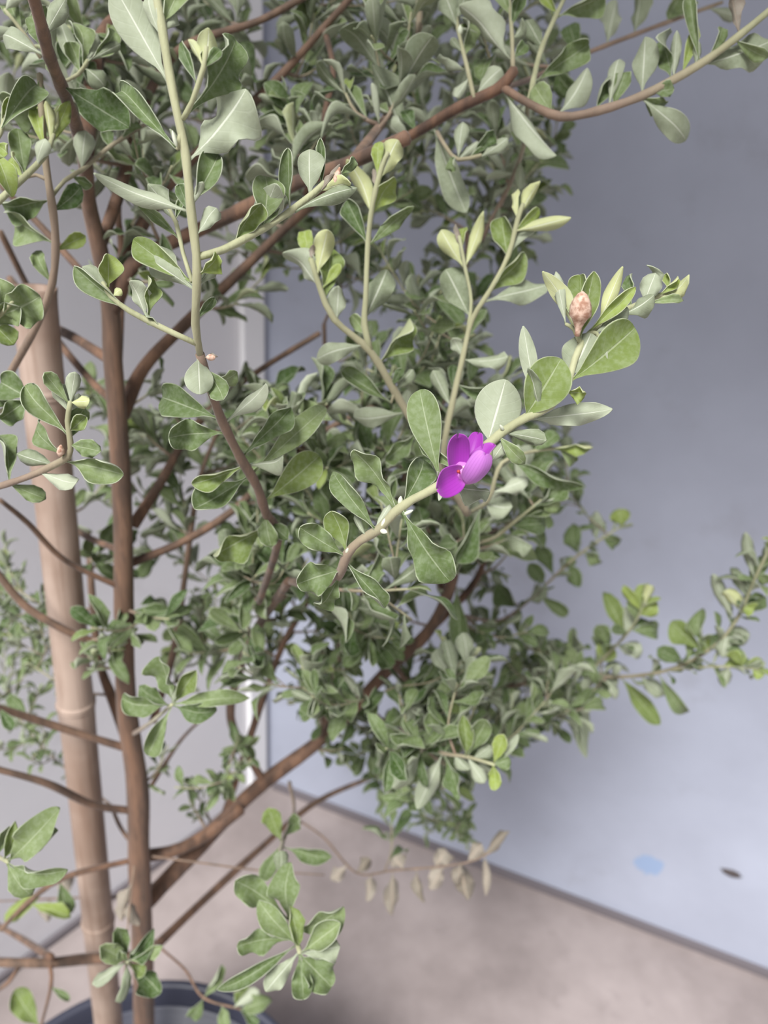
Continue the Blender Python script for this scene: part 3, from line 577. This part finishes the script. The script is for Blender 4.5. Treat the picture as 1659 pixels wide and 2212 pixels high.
hero('S', [(1040, 1095, 985, 1215, 48, 'T', 'd'), (1060, 1070, 1141, 1034, 32, 'U'), (1045, 1088, 1102, 1100, 46, 'U'), (1100, 990, 1260, 1050, 40, 'T'), (1180, 972, 1282, 966, 22, 'T', 'y'), (1150, 976, 1210, 930, 34, 'T', 'd'), (1200, 970, 1250, 1000, 30, 'T', 'd'),
           (1075, 1015, 1120, 960, 26, 'U')])
hero('S2', [(1095, 1140, 1188, 1130, 52, 'T', 'd'), (1120, 1120, 1200, 1075, 44, 'T', 'd'), (1080, 1155, 1150, 1180, 40, 'U'), (1020, 1180, 1010, 1110, 40, 'T'), (1150, 1098, 1215, 1040, 36, 'T', 'd'), (1165, 1082, 1210, 1100, 34, 'T')])
hero('Q1', [(1290, 1432, 1320, 1390, 48, 'T', 'y'), (1345, 1375, 1352, 1312, 44, 'U'), (1350, 1370, 1308, 1285, 38, 'T', 'b'), (1375, 1340, 1392, 1262, 34, 'T', 'y'), (1380, 1330, 1420, 1300, 34, 'T', 'y'), (1360, 1360, 1430, 1360, 40, 'T', 'd'),
            (1320, 1405, 1290, 1350, 34, 'T', 'd'), (1390, 1310, 1408, 1265, 26, 'U', 'y'), (1330, 1395, 1390, 1400, 34, 'U'), (1385, 1320, 1350, 1270, 26, 'T', 'y'), (1290, 1435, 1260, 1500, 30, 'U')], dz=-.1)
hero('Q2', [(1340, 1462, 1425, 1565, 40, 'T', 'b'), (1420, 1452, 1490, 1565, 30, 'T', 'd'), (1260, 1457, 1258, 1630, 40, 'U', 'd'), (1300, 1460, 1330, 1510, 36, 'U'), (1240, 1458, 1205, 1540, 38, 'T', 'd'), (1520, 1412, 1450, 1350, 46, 'T', 'b'),
            (1530, 1405, 1500, 1320, 34, 'T', 'd'), (1560, 1380, 1620, 1370, 40, 'U', 'w'), (1585, 1345, 1540, 1240, 30, 'U'), (1600, 1320, 1570, 1270, 34, 'U', 'y'), (1600, 1310, 1628, 1320, 40, 'T', 'y'), (1630, 1250, 1610, 1150, 28, 'U'),
            (1635, 1240, 1665, 1260, 30, 'T'), (1480, 1430, 1420, 1400, 38, 'T', 'd'), (1570, 1370, 1560, 1420, 36, 'U'), (1615, 1290, 1580, 1230, 32, 'U'), (1640, 1230, 1665, 1180, 28, 'U'), (1380, 1460, 1440, 1500, 34, 'U'), (1280, 1458, 1330, 1480, 44, 'U'),
            (1500, 1420, 1535, 1370, 30, 'T', 'y'), (1595, 1330, 1655, 1290, 30, 'T', 'd')])
hero('Q3', [(1560, 1440, 1605, 1405, 32, 'T', 'y'), (1610, 1442, 1650, 1425, 30, 'T', 'y'), (1580, 1440, 1560, 1480, 34, 'U'), (1630, 1444, 1648, 1462, 26, 'T', 'y'), (1600, 1442, 1580, 1400, 26, 'T', 'y')])
hero('R', [(1345, 1138, 1335, 1100, 44, 'T', 'y'), (1300, 1165, 1345, 1170, 34, 'T', 'd'), (1290, 1170, 1270, 1115, 34, 'U'), (1250, 1200, 1230, 1140, 34, 'T', 'd'), (1230, 1215, 1250, 1265, 34, 'T', 'd'), (1180, 1262, 1140, 1215, 36, 'T'), (1160, 1282, 1225, 1330, 36, 'T', 'd'), (1200, 1245, 1165, 1170, 34, 'T'),
           (1310, 1160, 1290, 1105, 26, 'U'), (1260, 1190, 1300, 1215, 30, 'T'), (1120, 1315, 1075, 1260, 44, 'T', 'd'), (1140, 1300, 1180, 1270, 30, 'U')])
for k_, rows_ in (('DW', [(770, 1885, 800, 1855, 22, 'U'), (845, 1880, 848, 1978, 30, 'U'), (800, 1884, 792, 1948, 24, 'U'), (900, 1878, 910, 1945, 20, 'U'), (960, 1872, 930, 1930, 22, 'U'), (1000, 1866, 1010, 1945, 36, 'U'), (990, 1868, 990, 1910, 24, 'U'),
                        (1035, 1855, 1090, 1795, 20, 'U'), (1045, 1850, 1050, 1920, 18, 'U'), (940, 1874, 960, 1840, 30, 'U'), (1010, 1862, 1040, 1822, 26, 'U'), (750, 1868, 715, 1900, 20, 'U'), (870, 1880, 850, 1850, 22, 'U')]),
                  ('DW3', [(285, 1900, 262, 1990, 26, 'U'), (280, 1950, 300, 2000, 22, 'U')]), ('w5', [(150, 1940, 128, 1900, 26, 'U'), (110, 1940, 95, 1985, 22, 'U')])):
    hero(k_, [r[:4]+(r[4]*1.4,)+r[5:]+('x',) for r in rows_])

# ---- the crown behind: twigs reaching out from the frame, each with its leaves
def inside(poly, x, y):
    c = False; j = len(poly)-1
    for i in range(len(poly)):
        (xi, yi), (xj, yj) = poly[i], poly[j]
        if (yi > y) != (yj > y) and x < (xj-xi)*(y-yi)/(yj-yi)+xi: c = not c
        j = i
    return c
SB_T, SB_B = atY(72, 622, .54), atY(258, 2440, .54)
def near_stake(p, m_=.024):
    ax = SB_B-SB_T; t = np.clip((p-SB_T)@ax/(ax@ax), 0, 1); return np.linalg.norm(p-SB_T-ax*t) < m_
def clear_of_walls(p, m_=.03):
    return (p[:2]-APEX)@nR > m_ and (p[:2]-APEX)@nL > m_ and p[2] > .05
def leaf_run(key, C, K, start, gap, size, yngtip=.5, dead=False):
    seg = np.linalg.norm(np.diff(C, axis=0), axis=1); cum = np.concatenate(([0], np.cumsum(seg))); tot = cum[-1]
    s = start*tot; ang = rng.uniform(0, 6.28)
    while s < tot:
        i = min(len(C)-2, int(np.searchsorted(cum, s))); p = C[i]; t = unit(C[min(i+1, len(C)-1)]-C[max(i-1, 0)])
        u = unit(np.cross(t, [.2, .3, .9])); v = np.cross(t, u)
        tipn = s/tot
        for side in range(2 if rng.random() < .45 else 1):
            a = ang+side*math.pi+rng.normal(0, .3)
            rad = u*math.cos(a)+v*math.sin(a)
            op = rng.uniform(.55, 1.15) if tipn < .9 else rng.uniform(.25, .8)
            d = unit(t*math.cos(op)+rad*math.sin(op)+np.array([0, 0, rng.uniform(-.15, .25)]))
            L = size*rng.uniform(.65, 1.2)*(1 if tipn < .85 else .72)
            nn = unit(t*.7+np.array([0, 0, .7])+rng.normal(0, .35, 3))
            T = p+d*L
            if not clear_of_walls(T, .01) or near_stake(T, .018): continue
            ag = 0 if tipn < .86 else (rng.uniform(.1, .75) if rng.random() < yngtip else 0)
            add_leaf(key, p, T, nn, L*rng.uniform(.36, .52), rnd=float(np.clip(rng.normal(.45, .28), 0, 1)), fold=rng.uniform(.2, .95), bend=rng.uniform(-.3, .25), curl=rng.uniform(-.9, .3),
                     wave=rng.uniform(.1, .45), twist=rng.uniform(-1.0, 1.0), ph=rng.uniform(0, 6), wk=rng.uniform(1, 1.9), age=ag, dead=dead)
        ang += 2.4 if rng.random() < .5 else 1.57
        s += gap*rng.uniform(.7, 1.35)
LIMB_GAP = [(800, 1480), (900, 1330), (950, 1210), (1040, 1230), (1000, 1340), (880, 1470)]
TW = 0; DENS = 1.6
def crown(poly, z0, z1, n, size=.031, gap=.0088, maxlen=.16):
    global TW
    n = int(n*DENS)
    xs = [p[0] for p in poly]; ys = [p[1] for p in poly]
    made = 0; tries = 0
    while made < n and tries < n*40:
        tries += 1
        x, y = rng.uniform(min(xs), max(xs)), rng.uniform(min(ys), max(ys))
        if not inside(poly, x, y): continue
        z = rng.uniform(z0, z1); T = at(x, y, z)
        if not clear_of_walls(T) or (z < .86 and inside(LIMB_GAP, x, y)): continue
        P = np.array(SK_P); dv = T-P; d = np.linalg.norm(dv, axis=1)
        cost = d*(1+.5*(dv[:, 2] < 0)); cost[d < .035] = 9
        i = int(np.argmin(cost))
        if d[i] > .30: continue
        B0 = P[i]; D = d[i]
        mid = (B0+T)/2+np.array([0, 0, -.06*D])+rng.normal(0, .05*D, 3)
        T2 = T+np.array([0, 0, .12*D])+rng.normal(0, .05*D, 3)
        if any(near_stake(q) for q in (B0+(T2-B0)*w_ for w_ in np.linspace(.1, 1, 9))): continue
        key = 't%d' % TW; TW += 1
        rr = min(1.5, SK_R[i]*1000*.8)
        br = branch(key, [B0, mid, T2], rr, .7, .25 if rr > 1 else .5, .95, 'twig', 6, .05)
        leaf_run(key, br['C'], br['K'], max(.12, 1-maxlen/D), gap, size)
        made += 1
crown([(430, -20), (900, -20), (1190, -20), (1240, 110), (1210, 300), (1170, 420), (1120, 520), (1060, 700), (980, 740), (900, 700), (700, 600), (640, 640), (520, 700), (450, 640), (440, 300)], .55, .86, 85)
crown([(470, 740), (560, 780), (640, 860), (760, 760), (900, 760), (1080, 760), (1180, 900), (1200, 1000), (1170, 1120), (1110, 1230), (960, 1300), (850, 1400), (700, 1420), (560, 1320), (450, 1200), (440, 1000), (430, 850)], .54, .88, 105)
crown([(610, 1380), (860, 1370), (1030, 1310), (1180, 1390), (1230, 1470), (1200, 1550), (1110, 1630), (1000, 1680), (950, 1760), (870, 1750), (780, 1700), (700, 1640), (640, 1520)], .62, .95, 62)
crown([(560, 840), (880, 800), (900, 960), (960, 1280), (860, 1380), (600, 1380), (500, 1250), (480, 1050)], .44, .6, 16, .031)
crown([(560, 60), (900, 40), (1040, 60), (1000, 260), (860, 480), (560, 380), (500, 180)], .46, .6, 14, .031)
crown([(880, 620), (1080, 700), (1130, 980), (1000, 1200), (900, 1050), (880, 800)], .5, .64, 10, .03)
crown([(640, 1400), (1000, 1380), (1060, 1520), (860, 1640), (660, 1560)], .52, .66, 10, .029)
crown([(-20, -20), (430, -20), (430, 300), (330, 400), (280, 440), (200, 330), (-20, 330)], .45, .85, 34)
crown([(-20, 1170), (90, 1170), (180, 1290), (210, 1400), (100, 1480), (100, 1640), (-20, 1660)], .72, .98, 20, .021)
crown([(380, 1270), (540, 1270), (600, 1420), (540, 1480), (380, 1440), (340, 1340)], .58, .85, 14)
crown([(330, 1600), (520, 1600), (560, 1680), (440, 1730), (340, 1740)], .68, .88, 8, .022)
crown([(220, 240), (400, 200), (440, 420), (420, 640), (300, 640), (230, 480)], .44, .6, 6, .029)
crown([(190, 760), (430, 760), (420, 1000), (380, 1180), (310, 1250), (190, 1250), (150, 1100)], .58, .85, 14)
crown([(150, 1280), (300, 1280), (280, 1420), (180, 1440)], .55, .64, 3)
crown([(850, 1700), (1000, 1720), (1020, 1830), (900, 1820)], .85, 1.0, 9, .019)
crown([(1150, 200), (1280, 290), (1230, 400), (1190, 560), (1120, 620), (1080, 300)], .66, .85, 8, .029)
crown([(1150, 1380), (1330, 1420), (1300, 1500), (1220, 1600), (1150, 1600)], .72, .85, 7, .03)
crown([(1050, 1360), (1250, 1400), (1240, 1500), (1160, 1650), (1050, 1600)], .7, .95, 14, .023)
for k_ in ('x12', 'x15', 'R', 'Q2', 'D22', 'x13'):
    leaf_run(k_, BR[k_]['C'], BR[k_]['K'], .35, .016, .022)
for k_ in ('Q1', 'Q2', 'Q3'):
    leaf_run(k_, BR[k_]['C'], BR[k_]['K'], .15, .014, .024, .8)

# ---- build branches, then blades: the largest as parts of their own, the rest as one
tw_keys = sorted([k for k in BR if k[0] == 't' and k[1:].isdigit()], key=lambda k: BR[k]['px'][:, 2].min())
far = set(tw_keys[240:]); facc = Acc()
for key, br in BR.items():
    acc = br['acc']; Rn = br['R'].copy(); ii = np.arange(len(Rn))
    bump = np.zeros(len(Rn))
    for i in br['nodes']:
        if Rn[i] < .003: bump = np.maximum(bump, .16*np.exp(-((ii-i)/.7)**2))
    Rn = Rn*(1+bump)
    acc.add(*tube_arrays(br['C'], Rn, br['K'], br['sides'], br['knob']))
    if key in far:
        facc.add(np.vstack(acc.V), acc.F, np.vstack(acc.A))
        br['obj'] = SHRUB; continue
    me = mesh_from(br['name'], np.vstack(acc.V)-ORIGIN, acc.F, M_BARK, {'bk': np.vstack(acc.A)})
    br['obj'] = new_obj(br['name'], me, SHRUB)
if far: new_obj('twigs', mesh_from('twigs', np.vstack(facc.V)-ORIGIN, facc.F, M_BARK, {'bk': np.vstack(facc.A)}), SHRUB, kind='stuff', label='thin twigs deeper in the crown')
N_SINGLE = 300
live = sorted([l for l in LEAVES if not l['kw'].get('dead')], key=lambda l: -l['area'])
single = live[:N_SINGLE]; rest = live[N_SINGLE:]
def build_single(l, name, mat):
    kw = {k: v for k, v in l['kw'].items() if k != 'dead'}
    V, Fc, lc, ld = leaf_arrays(l['B'], l['T'], l['nrm'], l['width'], **kw)
    o = new_obj(name, mesh_from(name, V-ORIGIN, Fc.tolist(), mat, {'lc': lc, 'ld': ld}), BR[l['key']]['obj'])
    return o
for l in single: build_single(l, 'leaf', M_LEAF)
for l in LEAVES:
    if l['kw'].get('dead'): build_single(l, 'dry_leaf', M_DEAD)
Vs, Fs, L1, L2, off = [], [], [], [], 0
for l in rest:
    kw = {k: v for k, v in l['kw'].items() if k != 'dead'}
    V, Fc, lc, ld = leaf_arrays(l['B'], l['T'], l['nrm'], l['width'], res='lo', **kw)
    Vs.append(V); Fs.append(Fc+off); L1.append(lc); L2.append(ld); off += len(V)
new_obj('foliage', mesh_from('foliage', np.vstack(Vs)-ORIGIN, np.vstack(Fs).tolist(), M_LEAF, {'lc': np.vstack(L1), 'ld': np.vstack(L2)}), SHRUB,
        kind='stuff', label='dense small grey green leaves deeper in the crown')
print('leaves', len(LEAVES), 'single', len(single), 'rest', len(rest), 'branches', len(BR))

# ------------------------------------------------------------------ flower, buds, seed capsule
def petal_material():
    mt, nt, b = newmat('magenta_petal'); n = N(nt)
    a1 = n('ShaderNodeAttribute', attribute_name='lc'); sp = n('ShaderNodeSeparateColor'); n.link(a1.outputs['Color'], sp.inputs[0])
    c = n.mix(sp.outputs[2], lin(172, 58, 184), lin(204, 128, 214))
    t = n.math('ABSOLUTE', n.math('MULTIPLY_ADD', sp.outputs[1], 2.0, -1.0))
    streak = n.sstep(n.math('SINE', n.math('MULTIPLY', sp.outputs[1], 60.0)), .4, 1.0)
    c = n.mix(n.math('MULTIPLY', streak, .18), c, lin(140, 36, 152))
    c = n.mix(n.math('MULTIPLY', n.math('SUBTRACT', 1.0, n.sstep(sp.outputs[0], .0, .3)), .35), c, lin(225, 170, 200))
    n.link(c, b.inputs['Base Color']); b.inputs['Roughness'].default_value = .5
    b.inputs['Sheen Weight'].default_value = .2
    tr = n('ShaderNodeBsdfTranslucent'); n.link(c, tr.inputs[0])
    mx = n('ShaderNodeMixShader'); mx.inputs[0].default_value = .35
    n.link(b.outputs[0], mx.inputs[1]); n.link(tr.outputs[0], mx.inputs[2]); n.link(mx.outputs[0], nt.nodes['Material Output'].inputs[0])
    return mt
M_PETAL = petal_material()
M_TUBE = simple('flower_tube', lin(196, 120, 196), .5)
M_BUD = simple('felted_bud', lin(206, 212, 190), .8)
M_STAMEN = simple('stamen', lin(232, 200, 205), .5)
M_ANTHER = simple('anther', lin(170, 60, 60), .5)
zf = .296
cc, pp = catmull([at(962, 1046, .304), at(980, 1036, .302), at(998, 1024, .297), at(1003, 1018, .292)], .001)
V, Fc, A = tube_arrays(cc, np.interp(pp, [0, .3, .7, 1], [.0012, .0024, .0034, .0042]), np.zeros(len(cc)), 12)
FLOWER = new_obj('flower', mesh_from('flower', V-ORIGIN, Fc, M_TUBE), SHRUB, label='single magenta five-petalled flower')
v0 = unit(CAM-at(1000, 1010, zf))
for (bx, by, bz, tx, ty, tz, w, phi, flip, bend, fold, nt_) in [
        (990, 1026, .294, 989, 936, .285, 58, .35, 1, -.2, .5, .13), (1004, 1022, .296, 1034, 934, .298, 46, -.3, 1, -.15, .5, .06),
        (1016, 1032, .296, 1070, 960, .296, 46, -.75, 1, .25, .5, .05), (1008, 1046, .290, 1050, 980, .279, 62, .30, -1, -.36, .6, .06),
        (1004, 1020, .292, 942, 1058, .283, 68, -.3, 1, -.25, .45, .08)]:
    Bp, Tp = at(bx, by, bz), at(tx, ty, tz); ax = unit(Tp-Bp); n0 = unit(v0-ax*(v0@ax)); sd = np.cross(ax, n0)
    nn = (n0*math.cos(phi)+sd*math.sin(phi))*flip
    V, Fc, lc, ld = leaf_arrays(Bp, Tp, nn, w*zf/F, fold=fold, bend=bend, wave=.10, kind='petal', stalk=0, thick=.0003, notch=nt_, rnd=.5, wk=1.1)
    new_obj('petal', mesh_from('petal', V-ORIGIN, Fc.tolist(), M_PETAL, {'lc': lc, 'ld': ld}), FLOWER)
for (x0, y0, x1, y1) in [(998, 1024, 1004, 1008), (1000, 1026, 1006, 1020), (996, 1024, 990, 1018)]:
    cc, pp = catmull([at(x0, y0, .293), at((x0+x1)/2-1, (y0+y1)/2, .289), at(x1, y1, .286)], .001)
    V, Fc, A = tube_arrays(cc, np.interp(pp, [0, .7, .8, 1], [.0003, .0003, .0008, .0006]), np.zeros(len(cc)), 6)
    new_obj('stamen', mesh_from('stamen', V-ORIGIN, Fc, M_ANTHER if x1 < 995 else M_STAMEN), FLOWER)
# calyx lobes
for (bx, by, tx, ty, w) in [(958, 1046, 948, 1082, 12), (955, 1040, 945, 1018, 10), (962, 1042, 975, 1010, 16)]:
    V, Fc, lc, ld = leaf_arrays(at(bx, by, .304), at(tx, ty, .296), v0, w*.3/F, kind='narrow', stalk=0, rnd=.9, age=.2, bright=.5, bend=.1)
    new_obj('sepal', mesh_from('sepal', V-ORIGIN, Fc.tolist(), M_LEAF, {'lc': lc, 'ld': ld}), FLOWER)
def spindle(name, a, b, r, mat, key, prof=(.25, .9, 1, .8, .2), rough=0.):
    cc, pp = catmull([a, (a+b)/2, b], np.linalg.norm(b-a)/10)
    rr = np.interp(pp, np.linspace(0, 1, len(prof)), prof)*r
    V, Fc, A = tube_arrays(cc, rr, np.zeros(len(cc)), 9, rough)
    return new_obj(name, mesh_from(name, V-ORIGIN, Fc, mat), BR[key]['obj'])
for (x0, y0, x1, y1, z, w, key) in [(872, 1112, 892, 1102, .310, 9, 'A'), (864, 1092, 866, 1072, .311, 12, 'A'), (824, 1140, 834, 1118, .316, 10, 'A'), (822, 1146, 836, 1150, .315, 12, 'A'), (748, 1196, 752, 1184, .329, 8, 'A'),
                                    (382, 318, 372, 282, .272, 9, 'B'), (995, 78, 994, 54, .455, 12, 'D17'), (1088, 930, 1080, 918, .304, 8, 'A')]:
    spindle('bud', at(x0, y0, z), at(x1, y1, z-.003), w*z/F/2, M_BUD, key)
def capsule_mat():
    mt, nt, b = newmat('dry_capsule'); n = N(nt); tc = n('ShaderNodeTexCoord'); nz = n('ShaderNodeTexNoise', i_Scale=500.0, i_Detail=4.0); n.link(tc.outputs['Object'], nz.inputs['Vector'])
    n.link(n.mix(n.sstep(nz.outputs[0], .35, .7), lin(206, 178, 160), lin(150, 112, 92)), b.inputs['Base Color']); b.inputs['Roughness'].default_value = .8
    return mt
M_CAPS = capsule_mat()
spindle('seed_capsule', at(1247, 726, .297), at(1258, 635, .290), 24*.295/F, M_CAPS, 'A', (.22, .25, .5, .95, 1, .85, .45), .22)
spindle('bud', at(722, 400, .306), at(734, 362, .304), 8*.3/F, M_CAPS, 'C1', (.4, .9, .8, .3), .2)
spindle('bud', at(448, 772, .308), at(464, 772, .305), 9*.3/F, M_CAPS, 'B2', (.4, .9, .8, .3), .2)
spindle('bud', at(130, 985, .338), at(132, 962, .335), 9*.33/F, M_CAPS, 'I', (.4, .9, .8, .3), .2)

# ------------------------------------------------------------------ bamboo stake
def bamboo_material():
    mt, nt, b = newmat('bamboo'); n = N(nt); tc = n('ShaderNodeTexCoord')
    mp = n('ShaderNodeMapping'); mp.inputs['Scale'].default_value = (1, 1, .06); n.link(tc.outputs['Object'], mp.inputs[0])
    n1 = n('ShaderNodeTexNoise', i_Scale=160.0, i_Detail=4.0); n.link(mp.outputs[0], n1.inputs['Vector'])
    n2 = n('ShaderNodeTexNoise', i_Scale=12.0, i_Detail=4.0); n.link(tc.outputs['Object'], n2.inputs['Vector'])
    c = n.mix(n.sstep(n2.outputs[0], .35, .65), lin(146, 124, 110), lin(178, 158, 145))
    c = n.mix(n.math('MULTIPLY', n.sstep(n1.outputs[0], .45, .7), .4), c, lin(124, 98, 82))
    n.link(c, b.inputs['Base Color']); b.inputs['Roughness'].default_value = .5
    bp = n('ShaderNodeBump', i_Strength=.25, i_Distance=.001); n.link(n1.outputs[0], bp.inputs['Height']); n.link(bp.outputs[0], b.inputs['Normal'])
    return mt
M_BAM = bamboo_material(); M_BAMIN = simple('bamboo_inside', lin(96, 66, 50), .9)
b_top, b_bot = atY(72, 622, .54), atY(258, 2440, .54)
b_bot = b_top+(b_bot-b_top)*((b_top[2]-.18)/(b_top[2]-b_bot[2]))
STAKE = new_obj('bamboo_stake', None, label='thick tan bamboo stake with cut hollow top beside the trunk', category='stake')
STAKE.location = Vector(b_bot)
axB = unit(b_top-b_bot); LB = np.linalg.norm(b_top-b_bot); RB = .0152
nodes = [.12, .385, .66, .93]
nodes_px = None
ss = np.linspace(0, 1, 60); C = b_bot+ss[:, None]*axB*LB
def rings_mesh(name, rings, mat, sides=28, close0=False, close1=False):
    u = unit(np.cross(axB, [0, 1, .1])); v = np.cross(axB, u); an = np.linspace(0, 2*math.pi, sides, endpoint=False)
    V = np.vstack([b_bot+axB*h+(np.cos(an)[:, None]*u+np.sin(an)[:, None]*v)*r for h, r in rings])-b_bot; Fc = []
    for i in range(len(rings)-1):
        for j in range(sides):
            k = (j+1) % sides; Fc.append((i*sides+j, i*sides+k, (i+1)*sides+k, (i+1)*sides+j))
    if close0: Fc.append(tuple(range(sides))[::-1])
    if close1: Fc.append(tuple(range((len(rings)-1)*sides, len(rings)*sides)))
    return mesh_from(name, V, Fc, mat)
hs = np.linspace(0, LB, 50)
edges = [0]+[n_*LB for n_ in nodes]+[LB]
for i in range(len(edges)-1):          # each internode between two joints
    a, b_ = edges[i], edges[i+1]
    rings = [(a+(b_-a)*t, RB*(1+.05*(2*t-1)**8)*(1.04-.06*(a/LB))) for t in np.linspace(0, 1, 14)]
    if i == len(edges)-2:
        rr = rings[-1][1]
        rings += [(LB, rr*.78), (LB-.06, rr*.76), (LB-.061, .0005)]
    new_obj('internode', rings_mesh('internode', rings, M_BAM), STAKE)
for nd in nodes:
    r = RB*1.05*(1.04-.06*nd)
    rings = [(nd*LB-.004, r*.99), (nd*LB-.0025, r*1.06), (nd*LB-.0008, r*1.07), (nd*LB, r*1.03), (nd*LB+.001, r*1.09), (nd*LB+.003, r*1.05), (nd*LB+.005, r*.99)]
    new_obj('joint_ring', rings_mesh('joint_ring', rings, M_BAM), STAKE)

# ------------------------------------------------------------------ pot and soil
M_POT = simple('dark_plastic', lin(58, 60, 74), .42)
def soil_material():
    mt, nt, b = newmat('soil'); n = N(nt); tc = n('ShaderNodeTexCoord'); nz = n('ShaderNodeTexNoise', i_Scale=60.0, i_Detail=6.0); n.link(tc.outputs['Object'], nz.inputs['Vector'])
    n.link(n.mix(nz.outputs[0], lin(36, 30, 28), lin(84, 70, 60)), b.inputs['Base Color']); b.inputs['Roughness'].default_value = .95
    bp = n('ShaderNodeBump', i_Strength=1.0, i_Distance=.01); n.link(nz.outputs[0], bp.inputs['Height']); n.link(bp.outputs[0], b.inputs['Normal'])
    return mt
ZR = .32
k1, k2, k3 = on_floor(98, 2205, ZR), on_floor(372, 2113, ZR), on_floor(600, 2205, ZR)
def circ(a, b, c):
    A_ = 2*np.array([(b-a)[:2], (c-a)[:2]]); r_ = np.array([(b@b-a@a)-(b[2]**2-a[2]**2), (c@c-a@a)-(c[2]**2-a[2]**2)])
    o = np.linalg.solve(A_, r_); return o, np.linalg.norm(a[:2]-o)
PC, PR = circ(k1, k2, k3)
print('pot', PC, PR, 'trunk', ORIGIN, 'stake', b_bot, 'apex', APEX)
def lathe(name, prof, mat, sides=72, caps=True):
    an = np.linspace(0, 2*math.pi, sides, endpoint=False)
    V = np.vstack([np.stack([r*np.cos(an), r*np.sin(an), np.full(sides, z)], -1) for r, z in prof]); Fc = []
    for i in range(len(prof)-1):
        for j in range(sides):
            k = (j+1) % sides; Fc.append((i*sides+j, i*sides+k, (i+1)*sides+k, (i+1)*sides+j))
    if caps:
        Fc.append(tuple(range(sides))[::-1])
        Fc.append(tuple(range((len(prof)-1)*sides, len(prof)*sides)))
    return mesh_from(name, V, Fc, mat)
POT = new_obj('plant_pot', None, label='dark navy plastic nursery pot on the concrete floor', category='pot')
POT.location = (PC[0], PC[1], 0)
new_obj('body', lathe('body', [(PR*.74, 0), (PR*.755, .006), (PR*.93, ZR-.035), (PR*.93, ZR-.03), (PR*.905, ZR-.03), (PR*.74, .012), (.01, .012)], M_POT), POT)
new_obj('rim', lathe('rim', [(PR*.90, ZR-.036), (PR*.985, ZR-.036), (PR, ZR-.030), (PR, ZR-.006), (PR*.99, ZR), (PR*.955, ZR), (PR*.945, ZR-.004), (PR*.925, ZR-.03), (PR*.92, ZR-.05), (PR*.90, ZR-.036)], M_POT, caps=False), POT)
sd_ = 72; an = np.linspace(0, 2*math.pi, sd_, endpoint=False); V = []
rad = [1, .9, .75, .55, .35, .15]
for r in rad: V += [(PR*.845*r*math.cos(a), PR*.845*r*math.sin(a), .212+.012*(1-r)+(rng.normal(0, .003) if r < 1 else -.004)) for a in an]
V.append((0, 0, .226)); Fc = []
for i in range(len(rad)-1):
    for j in range(sd_):
        k = (j+1) % sd_; Fc.append((i*sd_+j, i*sd_+k, (i+1)*sd_+k, (i+1)*sd_+j))
for j in range(sd_): Fc.append(((len(rad)-1)*sd_+j, (len(rad)-1)*sd_+(j+1) % sd_, len(V)-1))
so = new_obj('potting_soil', mesh_from('potting_soil', V, Fc, soil_material()), kind='stuff', label='dark potting soil filling the navy pot', category='soil')
so.location = (PC[0], PC[1], 0)
